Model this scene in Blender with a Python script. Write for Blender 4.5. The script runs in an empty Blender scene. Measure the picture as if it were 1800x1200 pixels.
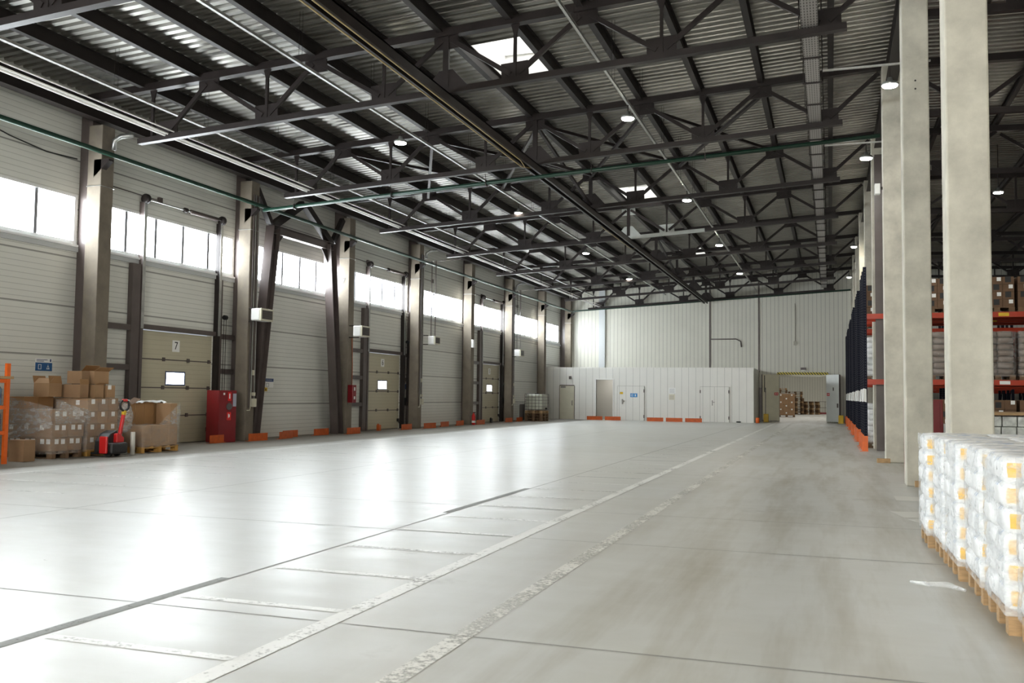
import bpy, bmesh, math, random
from mathutils import Vector, Matrix
random.seed(7)
sc = bpy.context.scene
col = sc.collection
PI = math.pi
XW = -16.75          # inner face of the dock wall
SL = 0.0585          # roof slope
YB = -8.0           # wall behind the camera
YE = 59.0            # end wall

# ------------------------------------------------------------------ materials
MATS = {}
def nt_new(name):
    m = bpy.data.materials.new(name); m.use_nodes = True
    nt = m.node_tree; b = nt.nodes['Principled BSDF']
    return m, nt, b
def N(nt, t, **kw):
    n = nt.nodes.new(t)
    for k, v in kw.items(): setattr(n, k, v)
    return n
def pos(nt, obj=False):
    if obj: return N(nt, 'ShaderNodeTexCoord').outputs['Object']
    return N(nt, 'ShaderNodeNewGeometry').outputs['Position']
def math_(nt, op, a, b=None, c=None):
    n = N(nt, 'ShaderNodeMath', operation=op)
    for i, v in enumerate((a, b, c)):
        if v is None: continue
        if isinstance(v, (int, float)): n.inputs[i].default_value = v
        else: nt.links.new(v, n.inputs[i])
    return n.outputs[0]
def mixc(nt, f, a, b):
    n = N(nt, 'ShaderNodeMix', data_type='RGBA')
    for i, v in ((0, f), (6, a), (7, b)):
        if isinstance(v, (int, float)): n.inputs[i].default_value = v
        elif isinstance(v, tuple): n.inputs[i].default_value = (*v[:3], 1)
        else: nt.links.new(v, n.inputs[i])
    return n.outputs[2]
def noise(nt, vec, scale, detail=3, rough=.55, stretch=None):
    if stretch:
        mp = N(nt, 'ShaderNodeMapping'); mp.inputs['Scale'].default_value = stretch
        nt.links.new(vec, mp.inputs['Vector']); vec = mp.outputs[0]
    n = N(nt, 'ShaderNodeTexNoise'); n.inputs['Scale'].default_value = scale
    n.inputs['Detail'].default_value = detail; n.inputs['Roughness'].default_value = rough
    nt.links.new(vec, n.inputs['Vector']); return n.outputs['Fac']
def ramp(nt, f, lo, hi):
    n = N(nt, 'ShaderNodeMapRange'); n.inputs['From Min'].default_value = lo; n.inputs['From Max'].default_value = hi
    nt.links.new(f, n.inputs['Value']); return n.outputs[0]
def bump(nt, b, h, strength=.3, dist=.02):
    n = N(nt, 'ShaderNodeBump'); n.inputs['Strength'].default_value = strength; n.inputs['Distance'].default_value = dist
    nt.links.new(h, n.inputs['Height']); nt.links.new(n.outputs[0], b.inputs['Normal'])
def mat(name, c, rough=.5, metal=0., var=.0, vscale=3., bmp=0., obj=False, stretch=None, c2=None, spec=None):
    if name in MATS: return MATS[name]
    m, nt, b = nt_new(name)
    b.inputs['Base Color'].default_value = (*c, 1); b.inputs['Roughness'].default_value = rough
    b.inputs['Metallic'].default_value = metal
    if spec is not None: b.inputs['Specular IOR Level'].default_value = spec
    if var or bmp:
        f = noise(nt, pos(nt, obj), vscale, 8 if bmp else 4, .65 if bmp else .6, stretch)
        if var:
            d = c2 or tuple(x * (1 - var) for x in c)
            nt.links.new(mixc(nt, ramp(nt, f, .35, .68), c, d), b.inputs['Base Color'])
        if bmp: bump(nt, b, f, bmp, .02)
    MATS[name] = m; return m
def line_mask(nt, coord, pitch, width, offset=0.):
    a = math_(nt, 'ADD', coord, offset)
    f = math_(nt, 'FRACT', math_(nt, 'DIVIDE', a, pitch))
    d = math_(nt, 'ABSOLUTE', math_(nt, 'SUBTRACT', f, .5))       # .5 at the joint
    return math_(nt, 'GREATER_THAN', d, .5 - width / pitch / 2)
def panel(name, c, axis, fine, seam, fw=.012, sw=.02, off=0., rough=.42, dark=.72, sdark=.45):
    if name in MATS: return MATS[name]
    m, nt, b = nt_new(name)
    p = pos(nt); s = N(nt, 'ShaderNodeSeparateXYZ'); nt.links.new(p, s.inputs[0])
    co = s.outputs[axis]
    m1 = line_mask(nt, co, fine, fw); m2 = line_mask(nt, co, seam, sw, off)
    dirt = ramp(nt, noise(nt, p, .9, 5, .6), .45, .75)
    base = mixc(nt, math_(nt, 'MULTIPLY', dirt, .25), c, tuple(x * .8 for x in c))
    k = mixc(nt, math_(nt, 'MULTIPLY', m1, 1 - dark), base, (.05, .045, .04))
    k = mixc(nt, math_(nt, 'MULTIPLY', m2, 1 - sdark), k, (.05, .045, .04))
    nt.links.new(k, b.inputs['Base Color']); b.inputs['Roughness'].default_value = rough
    h = math_(nt, 'SUBTRACT', 1., math_(nt, 'MAXIMUM', m1, m2)); bump(nt, b, h, .5, .006)
    MATS[name] = m; return m
def emis(name, c, s):
    m, nt, b = nt_new(name)
    b.inputs['Base Color'].default_value = (.8, .8, .8, 1); b.inputs['Roughness'].default_value = .05
    b.inputs['Emission Color'].default_value = (*c, 1); b.inputs['Emission Strength'].default_value = s
    MATS[name] = m; return m
def film(name, cover=.22, tint=(.9, .9, .9), rough=.12, scale=5., wrinkle=.8):
    m, nt, b = nt_new(name)
    b.inputs['Base Color'].default_value = (*tint, 1); b.inputs['Roughness'].default_value = rough
    b.inputs['Specular IOR Level'].default_value = .9
    f = noise(nt, pos(nt), scale, 5, .65, (1, 1, 2.2)); bump(nt, b, f, wrinkle, .06)
    tr = N(nt, 'ShaderNodeBsdfTransparent'); mx = N(nt, 'ShaderNodeMixShader')
    fac = math_(nt, 'MULTIPLY', ramp(nt, f, .38, .75), cover * 2.)
    nt.links.new(math_(nt, 'MINIMUM', math_(nt, 'ADD', fac, cover * .45), .9), mx.inputs[0])
    nt.links.new(tr.outputs[0], mx.inputs[1]); nt.links.new(b.outputs[0], mx.inputs[2])
    nt.links.new(mx.outputs[0], nt.nodes['Material Output'].inputs[0])
    MATS[name] = m; return m

M_STEEL = mat('dark_steel', (.026, .020, .019), .45, 0, .35, 2., 0, spec=.26)
M_STEELP = mat('purlin_steel', (.026, .021, .020), .5, 0, .3, 2., spec=.25)
M_BROWN = mat('brown_steel', (.105, .083, .078), .35, 0, .25, 2.)
M_GREYP = mat('grey_primed_steel', (.42, .44, .42), .5, 0, .2, 3.)
M_GALV = mat('galvanised', (.52, .53, .52), .34, .85, .25, 6.)
M_TRAY = mat('tray_zinc', (.60, .60, .58), .4, .6, .2, 8.)
M_TRAYD = mat('dull_tray', (.30,.29,.27), .6, 0, .3, 12.)
M_DECK = mat('zinc_deck', (.29, .28, .255), .38, .86, .25, 1.2)
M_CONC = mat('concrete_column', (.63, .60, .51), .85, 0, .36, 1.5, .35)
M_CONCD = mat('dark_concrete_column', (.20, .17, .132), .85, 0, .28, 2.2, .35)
M_WHITE = mat('white_paint', (.80, .80, .78), .4, 0, .06, 3.)
M_FRAME = mat('window_frame_white', (.78, .79, .79), .35)
M_MULL = mat('mullion_grey', (.20,.20,.22), .4)
M_GREEN = mat('green_pipe_paint', (.004, .028, .016), .4)
M_ORANGE = mat('orange_paint', (.60, .105, .012), .45, 0, .3, 7.)
M_ORANGE2 = mat('rack_orange', (.80, .14, .012), .4, 0, .2, 5.)
M_BEAM = mat('rack_beam_red_orange', (.44, .038, .010), .4, 0, .2, 5.)
M_RED = mat('red_paint', (.20, .008, .012), .35, 0, .12, 3.)
M_RED2 = mat('bright_red', (.62, .015, .015), .3)
M_BLACK = mat('black_plastic', (.012, .012, .013), .45)
M_RUBBER = mat('rubber', (.02, .02, .02), .8)
M_WOOD = mat('pallet_wood', (.50, .32, .16), .75, 0, .4, 6., .2, stretch=(1, 8, 8))
M_WOODD = mat('old_pallet_wood', (.20, .12, .065), .8, 0, .4, 6., .2)
M_WOODY = mat('yellow_pallet_wood', (.56, .30, .07), .7, 0, .3, 6., .2)
M_CARD = mat('cardboard', (.31, .185, .098), .75, 0, .16, 2.5)
M_CARD2 = mat('cardboard_pale', (.37, .225, .118), .75, 0, .14, 2.5)
M_CARDIN = mat('cardboard_inside', (.33, .18, .075), .75, 0, .12, 3.)
M_CARDD = mat('dark_carton', (.15, .082, .042), .75, 0, .2, 3.)
M_PAPER = mat('paper', (.82, .82, .80), .7)
M_YELL = mat('yellow_paint', (.72, .46, .02), .45, 0, .15, 6.)
M_BLUE = mat('sign_blue', (.018, .10, .27), .4)
M_NAVY = mat('sign_navy', (.02, .05, .16), .4)
M_BLUEL = mat('sign_light_blue', (.02, .22, .55), .4)
M_DOOR = panel('dock_door_panel', (.50, .46, .34), 2, .125, 50., .010, .01, 3., .4, .80)
M_WALLL = panel('wall_sandwich_panel', (.70, .70, .655), 2, .128, 1.15, .014, .03, .10, .42, .70, .35)
M_WALLE = panel('end_wall_panel', (.61, .60, .53), 0, .245, 50., .021, .01, 3., .42, .42)
M_OFF = panel('office_panel', (.76, .75, .71), 0, .41, 50., .017, .01, 3., .38, .50)
M_OFFY = panel('office_panel_side', (.74, .73, .69), 1, .50, 50., .022, .01, 3., .38, .50)
M_BACK = mat('back_wall', (.60, .60, .56), .6)
M_CREAM = mat('cream_door', (.62, .59, .47), .4, 0, .08, 2.)
M_LEAF = mat('white_leaf', (.66, .68, .66), .35, 0, .08, 2.)
M_LEAFC = mat('lit_cream_leaf', (.80, .77, .62), .4, 0, .08, 2.)  # left leaf: its stronger light is put into a paler base colour
M_PANE = emis('daylit_pane', (.90, .965, 1.0), 25.0)
M_PANEB = emis('rear_fill_pane', (1.0, .98, .91), 19.0)  # unseen glowing panes, added to light the right-hand columns and floor
M_PANE2 = emis('door_daylit_pane', (1.0, 1.0, 1.0), 12.0)
M_PANES = emis('skylight_pane', (1.0, .99, .96), 2.6)
M_LAMP = emis('lamp_lens', (1.0, .94, .78), 220.)
M_LAMPB = emis('bright_lamp_lens', (1.0, .97, .90), 260.)
M_FILM = film('stretch_film', .13, (.84, .82, .80), .10, 5.5, 1.)
M_FILMW = film('white_stretch_film', .30, (.90, .93, .95), .22, 3.2, .5)
M_FILML = film('loose_film', .27, (.82, .81, .79), .08, 6., 1.)
M_TANK = mat('tank_plastic', (.66, .68, .58), .35, 0, .1, 3.)
M_BOTTLE = mat('bottle_blue', (.16, .27, .36), .1, 0, .2, 6.)
M_OLIVE = mat('tan_cable', (.40, .30, .12), .4)

def floor_mat():
    m, nt, b = nt_new('polished_concrete_floor')
    p = pos(nt)
    big = ramp(nt, noise(nt, p, .16, 5, .6), .35, .7)
    sm = ramp(nt, noise(nt, p, 1.6, 6, .65), .40, .75)
    tr = ramp(nt, noise(nt, p, 1.0, 5, .6, (2.2, .22, 1)), .45, .72)
    s = N(nt, 'ShaderNodeSeparateXYZ'); nt.links.new(p, s.inputs[0])
    c = mixc(nt, big, (.52, .525, .505), (.455, .45, .41))
    c = mixc(nt, math_(nt, 'MULTIPLY', sm, .35), c, (.40, .385, .34))
    lane = math_(nt, 'MULTIPLY', ramp(nt, s.outputs[0], -2.9, -1.0), .95)     # the driven lane is dirtier
    c = mixc(nt, math_(nt, 'MULTIPLY', tr, lane), c, (.29, .265, .205))
    spots = ramp(nt, noise(nt, p, .55, 6, .7), .62, .74)
    c = mixc(nt, math_(nt, 'MULTIPLY', spots, .6), c, (.22, .21, .18))
    edge = math_(nt, 'SUBTRACT', 1., ramp(nt, math_(nt, 'ADD', s.outputs[0], math_(nt, 'MULTIPLY', noise(nt, p, .5, 4, .6), .8)), -13.45, -12.8))   # strip along the docks: shade painted into the colour, plus a rougher surface
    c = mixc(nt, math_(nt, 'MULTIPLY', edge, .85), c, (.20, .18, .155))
    nt.links.new(c, b.inputs['Base Color'])
    r = math_(nt, 'ADD', .21, math_(nt, 'MULTIPLY', noise(nt, p, 2.0, 5, .65, (.6, 2.0, 1)), .22))
    r = math_(nt, 'ADD', r, math_(nt, 'MULTIPLY', ramp(nt, s.outputs[0], -4.5, -1.), .10))
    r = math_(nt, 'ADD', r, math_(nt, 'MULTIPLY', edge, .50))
    nt.links.new(r, b.inputs['Roughness'])
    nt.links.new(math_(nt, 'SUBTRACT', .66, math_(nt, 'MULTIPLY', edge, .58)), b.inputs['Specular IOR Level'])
    bump(nt, b, noise(nt, p, 1.3, 3, .5, (.5, 2.4, 1)), .10, .03)
    return m
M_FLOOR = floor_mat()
def worn_paint(name, c, keep=.5, soft=.2, rough=.40):
    m, nt, b = nt_new(name)
    b.inputs['Base Color'].default_value = (*c, 1); b.inputs['Roughness'].default_value = rough; b.inputs['Specular IOR Level'].default_value = .75 if rough < .5 else .25
    f = noise(nt, pos(nt), 22., 5, .7); g = noise(nt, pos(nt), 1.1, 3, .6)
    f = math_(nt, 'ADD', math_(nt, 'MULTIPLY', f, .55), math_(nt, 'MULTIPLY', g, .45))
    tr = N(nt, 'ShaderNodeBsdfTransparent'); mx = N(nt, 'ShaderNodeMixShader')
    nt.links.new(ramp(nt, f, keep - soft / 2, keep + soft / 2), mx.inputs[0])
    nt.links.new(b.outputs[0], mx.inputs[1]); nt.links.new(tr.outputs[0], mx.inputs[2])
    nt.links.new(mx.outputs[0], nt.nodes['Material Output'].inputs[0]); return m
M_LINE = worn_paint('white_floor_paint', (.74, .74, .71), .60, .14)
M_LINE2 = worn_paint('worn_floor_paint', (.66, .65, .60), .52, .12)
M_LINE3 = worn_paint('faded_floor_paint', (.72, .72, .69), .55, .22)
M_LINE4 = worn_paint('bright_floor_paint', (.78, .78, .76), .60, .2)
M_TAPE = worn_paint('dark_tape', (.27, .28, .27), .60, .12, .6)
M_SEAM = mat('floor_joint', (.27, .265, .25), .6)
def post_mat():
    m, nt, b = nt_new('navy_rack_post')
    p = pos(nt); s = N(nt, 'ShaderNodeSeparateXYZ'); nt.links.new(p, s.inputs[0])
    f = math_(nt, 'FRACT', math_(nt, 'DIVIDE', s.outputs[2], .075))
    z = math_(nt, 'LESS_THAN', math_(nt, 'ABSOLUTE', math_(nt, 'SUBTRACT', f, .5)), .17)
    gx = math_(nt, 'FRACT', math_(nt, 'DIVIDE', math_(nt, 'ADD', s.outputs[0], s.outputs[1]), .05))
    x = math_(nt, 'LESS_THAN', math_(nt, 'ABSOLUTE', math_(nt, 'SUBTRACT', gx, .5)), .18)
    c = mixc(nt, math_(nt, 'MULTIPLY', z, x), (.004, .005, .014), (.07, .07, .085))
    nt.links.new(c, b.inputs['Base Color']); b.inputs['Roughness'].default_value = .62; b.inputs['Specular IOR Level'].default_value = .18
    return m
M_NAVYP = post_mat()
def perf_mat():
    m, nt, b = nt_new('perforated_tray')
    p = pos(nt); s = N(nt, 'ShaderNodeSeparateXYZ'); nt.links.new(p, s.inputs[0])
    fx = math_(nt, 'FRACT', math_(nt, 'DIVIDE', s.outputs[0], .05)); fy = math_(nt, 'FRACT', math_(nt, 'DIVIDE', s.outputs[1], .12))
    a = math_(nt, 'LESS_THAN', math_(nt, 'ABSOLUTE', math_(nt, 'SUBTRACT', fx, .5)), .2)
    d = math_(nt, 'LESS_THAN', math_(nt, 'ABSOLUTE', math_(nt, 'SUBTRACT', fy, .5)), .3)
    nt.links.new(mixc(nt, math_(nt, 'MULTIPLY', a, d), (.34, .32, .30), (.06, .05, .05)), b.inputs['Base Color'])
    b.inputs['Roughness'].default_value = .4; return m
M_PERF = perf_mat()
def bag_mat(name, c, yellow):
    m, nt, b = nt_new(name)
    o = pos(nt, True); s = N(nt, 'ShaderNodeSeparateXYZ'); nt.links.new(o, s.inputs[0])
    f = noise(nt, pos(nt), 7., 4, .6)
    base = mixc(nt, ramp(nt, f, .4, .7), c, tuple(x * .88 for x in c))
    if yellow:
        a = math_(nt, 'LESS_THAN', s.outputs[1], -.178)
        d = math_(nt, 'LESS_THAN', s.outputs[0], -.14)
        e = math_(nt, 'LESS_THAN', math_(nt, 'ABSOLUTE', s.outputs[2]), .045)
        k = math_(nt, 'MULTIPLY', math_(nt, 'MULTIPLY', a, d), e)
        base = mixc(nt, k, base, (.86, .50, .01))
        # blue print on the upper side
        t = math_(nt, 'GREATER_THAN', s.outputs[2], .05)
        q = ramp(nt, noise(nt, o, 9., 2, .5, (1, 3, 1)), .58, .64)
        base = mixc(nt, math_(nt, 'MULTIPLY', math_(nt, 'MULTIPLY', t, q), .7), base, (.12, .25, .50))
    nt.links.new(base, b.inputs['Base Color']); b.inputs['Roughness'].default_value = .38
    bump(nt, b, f, .35, .03); return m
M_BAG = bag_mat('white_bag', (.86, .87, .88), False)
M_BAGY = bag_mat('white_bag_yellow_print', (.86, .87, .88), True)
M_BAGB = bag_mat('brown_wrapped_bag', (.20, .15, .115), False)
M_BAGP = mat('printed_white_brick', (.70, .72, .68), .5, 0, .45, 14.)
def hazard_mat():
    m, nt, b = nt_new('hazard_stripes')
    s = N(nt, 'ShaderNodeSeparateXYZ'); nt.links.new(pos(nt), s.inputs[0])
    f = math_(nt, 'FRACT', math_(nt, 'DIVIDE', math_(nt, 'ADD', s.outputs[0], s.outputs[2]), .16))
    nt.links.new(mixc(nt, math_(nt, 'GREATER_THAN', f, .5), (.70, .58, .06), (.02, .02, .02)), b.inputs['Base Color'])
    return m
M_HAZ = hazard_mat()

# ------------------------------------------------------------------ mesh helpers
class MB:
    def __init__(s): s.v = []; s.f = []
    def add(s, vs, fs):
        o = len(s.v); s.v += [tuple(v) for v in vs]; s.f += [tuple(i + o for i in f) for f in fs]; return s
    def box(s, x0, x1, y0, y1, z0, z1):
        return s.add([(x0,y0,z0),(x1,y0,z0),(x1,y1,z0),(x0,y1,z0),(x0,y0,z1),(x1,y0,z1),(x1,y1,z1),(x0,y1,z1)],
                     [(3,2,1,0),(4,5,6,7),(0,1,5,4),(1,2,6,5),(2,3,7,6),(3,0,4,7)])
    def beam(s, p, q, w, h, up=(0,0,1)):
        p, q = Vector(p), Vector(q); d = (q - p).normalized(); u = Vector(up)
        sd = d.cross(u)
        if sd.length < 1e-4: sd = d.cross(Vector((0,1,0)))
        sd.normalize(); u = sd.cross(d).normalized(); a = sd * w / 2; b = u * h / 2
        vs = [p-a-b, p+a-b, p+a+b, p-a+b, q-a-b, q+a-b, q+a+b, q-a+b]
        return s.add(vs, [(0,1,2,3),(7,6,5,4),(0,4,5,1),(1,5,6,2),(2,6,7,3),(3,7,4,0)])
    def ibeam(s, p, q, w, h, t=.012, tw=.01, up=(0,0,1)):
        p, q = Vector(p), Vector(q); d = (q-p).normalized(); sd = d.cross(Vector(up)).normalized(); u = sd.cross(d).normalized()
        for off, ww, hh in ((h/2-t/2, w, t), (-h/2+t/2, w, t), (0, tw, h-2*t)):
            s.beam(p+u*off, q+u*off, ww, hh, up)
        return s
    def tube(s, pts, r, n=8, caps=True):
        pts = [Vector(p) for p in pts]; rings = []; base = len(s.v); prev = None
        for i, p in enumerate(pts):
            d = (pts[min(i+1,len(pts)-1)] - pts[max(i-1,0)]).normalized()
            if prev is None:
                a = d.cross(Vector((0,0,1)))
                if a.length < .05: a = d.cross(Vector((0,1,0)))
            else: a = prev - d * prev.dot(d)
            a.normalize(); prev = a; b = d.cross(a)
            rr = r[i] if isinstance(r, (list, tuple)) else r
            for k in range(n):
                t = 2*PI*k/n; s.v.append(tuple(p + a*math.cos(t)*rr + b*math.sin(t)*rr))
        for i in range(len(pts)-1):
            for k in range(n):
                a0 = base+i*n+k; a1 = base+i*n+(k+1)%n
                s.f.append((a0, a1, a1+n, a0+n))
        if caps:
            s.f.append(tuple(base+k for k in reversed(range(n)))); e = base+(len(pts)-1)*n
            s.f.append(tuple(e+k for k in range(n)))
        return s
    def lathe(s, c, prof, n=16, axis='Z'):
        c = Vector(c); base = len(s.v)
        for r, h in prof:
            for k in range(n):
                t = 2*PI*k/n; a, b = r*math.cos(t), r*math.sin(t)
                s.v.append(tuple(c + Vector((a,b,h) if axis == 'Z' else ((h,a,b) if axis == 'X' else (a,h,b)))))
        for i in range(len(prof)-1):
            for k in range(n):
                a0 = base+i*n+k; a1 = base+i*n+(k+1)%n; s.f.append((a0,a1,a1+n,a0+n))
        s.f.append(tuple(base+k for k in reversed(range(n)))); e = base+(len(prof)-1)*n
        s.f.append(tuple(e+k for k in range(n))); return s
    def prism(s, poly, p, ax0, ax1, d):            # poly in (ax0, ax1) about p, thickness vector d
        p, d, a, b = Vector(p), Vector(d), Vector(ax0), Vector(ax1); n = len(poly)
        vs = [p + a*x + b*y - d/2 for x, y in poly] + [p + a*x + b*y + d/2 for x, y in poly]
        return s.add(vs, [tuple(reversed(range(n))), tuple(range(n, 2*n))] + [(i,(i+1)%n,(i+1)%n+n,i+n) for i in range(n)])
    def pillow(s, c, sx, sy, sz, p=5., n=7, jit=.0, sq=.62):
        # a filled bag: a cube sphere pushed out to a soft-edged box
        bm = bmesh.new(); bmesh.ops.create_cube(bm, size=2); bmesh.ops.subdivide_edges(bm, edges=bm.edges[:], cuts=n, use_grid_fill=True)
        bm.verts.ensure_lookup_table(); vs = []
        for v in bm.verts:
            q = v.co; L = (abs(q.x)**p + abs(q.y)**p + abs(q.z)**(p*sq))**(1/p)
            q = q / L
            vs.append((c[0]+q.x*sx/2+random.uniform(-jit,jit), c[1]+q.y*sy/2+random.uniform(-jit,jit), c[2]+q.z*sz/2+random.uniform(-jit,jit)*.6))
        fs = [tuple(v.index for v in f.verts) for f in bm.faces]; bm.free(); return s.add(vs, fs)
    def build(s, name, m=None, parent=None, smooth=False, loc=None, rotz=0., bevel=0., struct=False, rot=None):
        me = bpy.data.meshes.new(name); me.from_pydata(s.v, [], s.f); me.update()
        bm = bmesh.new(); bm.from_mesh(me); bmesh.ops.recalc_face_normals(bm, faces=bm.faces[:]); bm.to_mesh(me); bm.free()
        if smooth: me.polygons.foreach_set('use_smooth', [True]*len(me.polygons))
        o = bpy.data.objects.new(name, me); col.objects.link(o)
        if m: me.materials.append(m)
        if parent: o.parent = parent
        if loc is not None: o.location = loc
        if rotz: o.rotation_euler.z = rotz
        if rot: o.rotation_euler = rot
        if bevel:
            md = o.modifiers.new('bevel', 'BEVEL'); md.width = bevel; md.segments = 2; md.limit_method = 'ANGLE'
        if struct: o['kind'] = 'structure'
        return o
def tag(o, label, cat, group=None):
    o['label'] = label; o['category'] = cat
    if group: o['group'] = group
    return o
def thing(name, label, cat, loc=(0,0,0), rotz=0., group=None):
    o = bpy.data.objects.new(name, None); col.objects.link(o); o.location = loc; o.rotation_euler.z = rotz
    o.empty_display_size = .2
    return tag(o, label, cat, group)
def copy_tree(o, parent=None, kids=None):
    if kids is None:
        kids = {}
        for x in bpy.data.objects:
            if x.parent: kids.setdefault(x.parent.name, []).append(x)
    c = o.copy(); col.objects.link(c); c.parent = parent
    for ch in kids.get(o.name, []): copy_tree(ch, c, kids)
    return c
def text(body, size, m, parent, loc, rot, name='lettering', ext=.001):
    cu = bpy.data.curves.new(name, 'FONT'); cu.body = body; cu.size = size; cu.align_x = 'CENTER'; cu.align_y = 'CENTER'; cu.extrude = ext
    tmp = bpy.data.objects.new(name, cu); col.objects.link(tmp); me = bpy.data.meshes.new_from_object(tmp)
    bpy.data.objects.remove(tmp); bpy.data.curves.remove(cu); me.name = name
    o = bpy.data.objects.new(name, me); col.objects.link(o); o.parent = parent; o.location = loc; o.rotation_euler = rot
    me.materials.clear(); me.materials.append(m); return o
ORD = ['first','second','third','fourth','fifth','sixth','seventh','eighth','ninth','tenth','eleventh','twelfth','thirteenth','fourteenth','fifteenth','sixteenth','seventeenth','eighteenth','nineteenth','twentieth']
ROT_X = (PI/2, 0, PI/2)      # text on a face that looks along +X
ROT_Y = (PI/2, 0, 0)         # text on a face that looks along -Y

# ------------------------------------------------------------------ shell
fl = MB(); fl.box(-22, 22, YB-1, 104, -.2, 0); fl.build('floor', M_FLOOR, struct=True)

PE = [-7.3,-1.0, 5.05, 11.1, 17.18, 23.26, 29.1, 35.3, 41.45, 47.4, 53.6, 59.0]   # far ends of the window strips
DOORS = [(19.37, 22.41, '7'), (31.70, 34.72, '6'), (43.96, 46.92, '5')]
WZ0, WZ1 = 4.80, 5.98
w = MB()
segs = []
y = YB
for a, b, _ in DOORS:
    w.box(XW-.2, XW, y, a, 0, WZ0); w.box(XW-.2, XW, a, b, 3.0, WZ0); y = b
w.box(XW-.2, XW, y, YE+.3, 0, WZ0)
w.box(XW-.2, XW, YB, YE+.3, WZ1, 9.0)
for i in range(len(PE)-1):
    w.box(XW-.2, XW, PE[i], PE[i]+.45, WZ0, WZ1)
w.box(XW-.2, XW, YB, PE[0], WZ0, WZ1).box(XW-.2, XW, 58.2, YE+.3, WZ0, WZ1)
w.build('wall_left', M_WALLL, struct=True)
nwin = 0
for i in range(len(PE)-1):
    a, b = PE[i]+.45, PE[i+1]
    if i == len(PE)-2: b = 58.2
    nwin += 1
    f = MB(); fw = .09
    f.box(XW-.16, XW+.02, a, a+fw, WZ0, WZ1).box(XW-.16, XW+.02, b-fw, b, WZ0, WZ1)
    f.box(XW-.16, XW+.02, a+fw, b-fw, WZ0, WZ0+fw).box(XW-.16, XW+.02, a+fw, b-fw, WZ1-fw*.7, WZ1)
    f.box(XW, XW+.09, a, b, WZ0-.05, WZ0)
    n = 5; mu = MB()
    for k in range(1, n):
        yy = a+fw+(b-a-2*fw)*k/n; mu.box(XW-.13, XW+.0, yy-.045, yy+.045, WZ0+fw, WZ1-fw*.7)
    fo = f.build('window_%d' % nwin, M_FRAME, struct=True)
    mu.build('mullions', M_MULL, fo)
    MB().box(XW-.10, XW-.08, a+fw, b-fw, WZ0+fw, WZ1-fw*.7).build('pane', M_PANE, fo)
# flashing strip and steel rail under/over the windows
t = MB(); t.box(XW, XW+.05, YB, 58.8, WZ0-.16, WZ0-.05); t.build('trim_1', mat('grey_flashing', (.50,.52,.53), .45), struct=True)

# end wall with gate opening, upper part and office block
GX0, GX1, GZ = -2.93, -.22, 2.84
e = MB(); e.box(-17, GX0, YE, YE+.25, 0, 10).box(GX1, 20.3, YE, YE+.25, 0, 10).box(GX0, GX1, YE, YE+.25, GZ, 10)
e.build('wall_end', M_WALLE, struct=True)
t = MB()
for x, wd in ((-7.1, .05), (-4.13, .05), (-13.98, .0)):
    if wd: t.box(x-wd, x+wd, YE-.03, YE, 3.0, 8.6)
t.build('trim_2', M_BROWN, struct=True)
# roof zones
def deck_z(x): return 8.60 + SL*(x+14.5) if x <= 1.4 else 8.60 + SL*15.9 - .03*(x-1.4)
SKY = [(4.0, 6.1), (18.5, 20.75), (33.1, 35.3), (47.9, 50.1)]
SX0, SX1 = -7.36, -6.04
PIT = .25
xs = [-17.0, SX0, SX1, 1.4, 20.5]
d = MB(); yk = YB-.5
prof = [(0, 0), (.125, 0), (.150, .075), (.225, .075), (.25, 0)]
while yk < 59.2:
    insky = any(a - .01 <= yk + .12 <= b for a, b in SKY)
    for j in range(len(xs)-1):
        if insky and j == 1: continue
        x0, x1 = xs[j], xs[j+1]; z0, z1 = deck_z(x0+1e-6), deck_z(x1)
        vs = []
        for py, pz in prof: vs += [(x0, yk+py, z0+pz), (x1, yk+py, z1+pz)]
        d.add(vs, [(2*i, 2*i+1, 2*i+3, 2*i+2) for i in range(4)])
    yk += PIT
d.build('ceiling', M_DECK, struct=True)
r = MB()     # insulated roof build-up over the deck keeps the outside light out
for a, b in [(YB-.6, SKY[0][0])] + [(SKY[i][1], SKY[i+1][0]) for i in range(3)] + [(SKY[3][1], 59.4)] :
    r.add([(-17.2,a,deck_z(-17.2)+.09),(1.4,a,deck_z(1.4)+.09),(1.4,b,deck_z(1.4)+.09),(-17.2,b,deck_z(-17.2)+.09)],[(0,1,2,3)])
for a, b in SKY:
    for x0, x1 in ((-17.2, SX0), (SX1, 1.4)):
        r.add([(x0,a,deck_z(x0)+.09),(x1,a,deck_z(x1)+.09),(x1,b,deck_z(x1)+.09),(x0,b,deck_z(x0)+.09)],[(0,1,2,3)])
r.add([(1.4,YB-.6,deck_z(1.4)+.09),(21,YB-.6,deck_z(21)+.09),(21,59.4,deck_z(21)+.09),(1.4,59.4,deck_z(1.4)+.09)],[(0,1,2,3)])
r.build('ceiling_insulation', M_BACK, struct=True)
for i, (a, b) in enumerate(SKY):
    z0 = deck_z(SX0); z1 = deck_z(SX1); H = 1.0; c = MB()
    for (xa, ya, xb, yb) in ((SX0,a,SX1,a),(SX1,a,SX1,b),(SX1,b,SX0,b),(SX0,b,SX0,a)):
        c.add([(xa,ya,deck_z(xa)),(xb,yb,deck_z(xb)),(xb,yb,deck_z(xb)+H),(xa,ya,deck_z(xa)+H)],[(0,1,2,3)])
    c.box(SX0, SX1, a+.02, a+.06, z0+.55, z0+.62); c.box(SX0, SX1, b-.06, b-.02, z0+.55, z0+.62)
    fo = c.build('window_%d' % (nwin+1+i), M_WHITE, struct=True)
    MB().box(SX0, SX1, a, b, z0+H, z0+H+.03).build('pane', M_PANES, fo)

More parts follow.
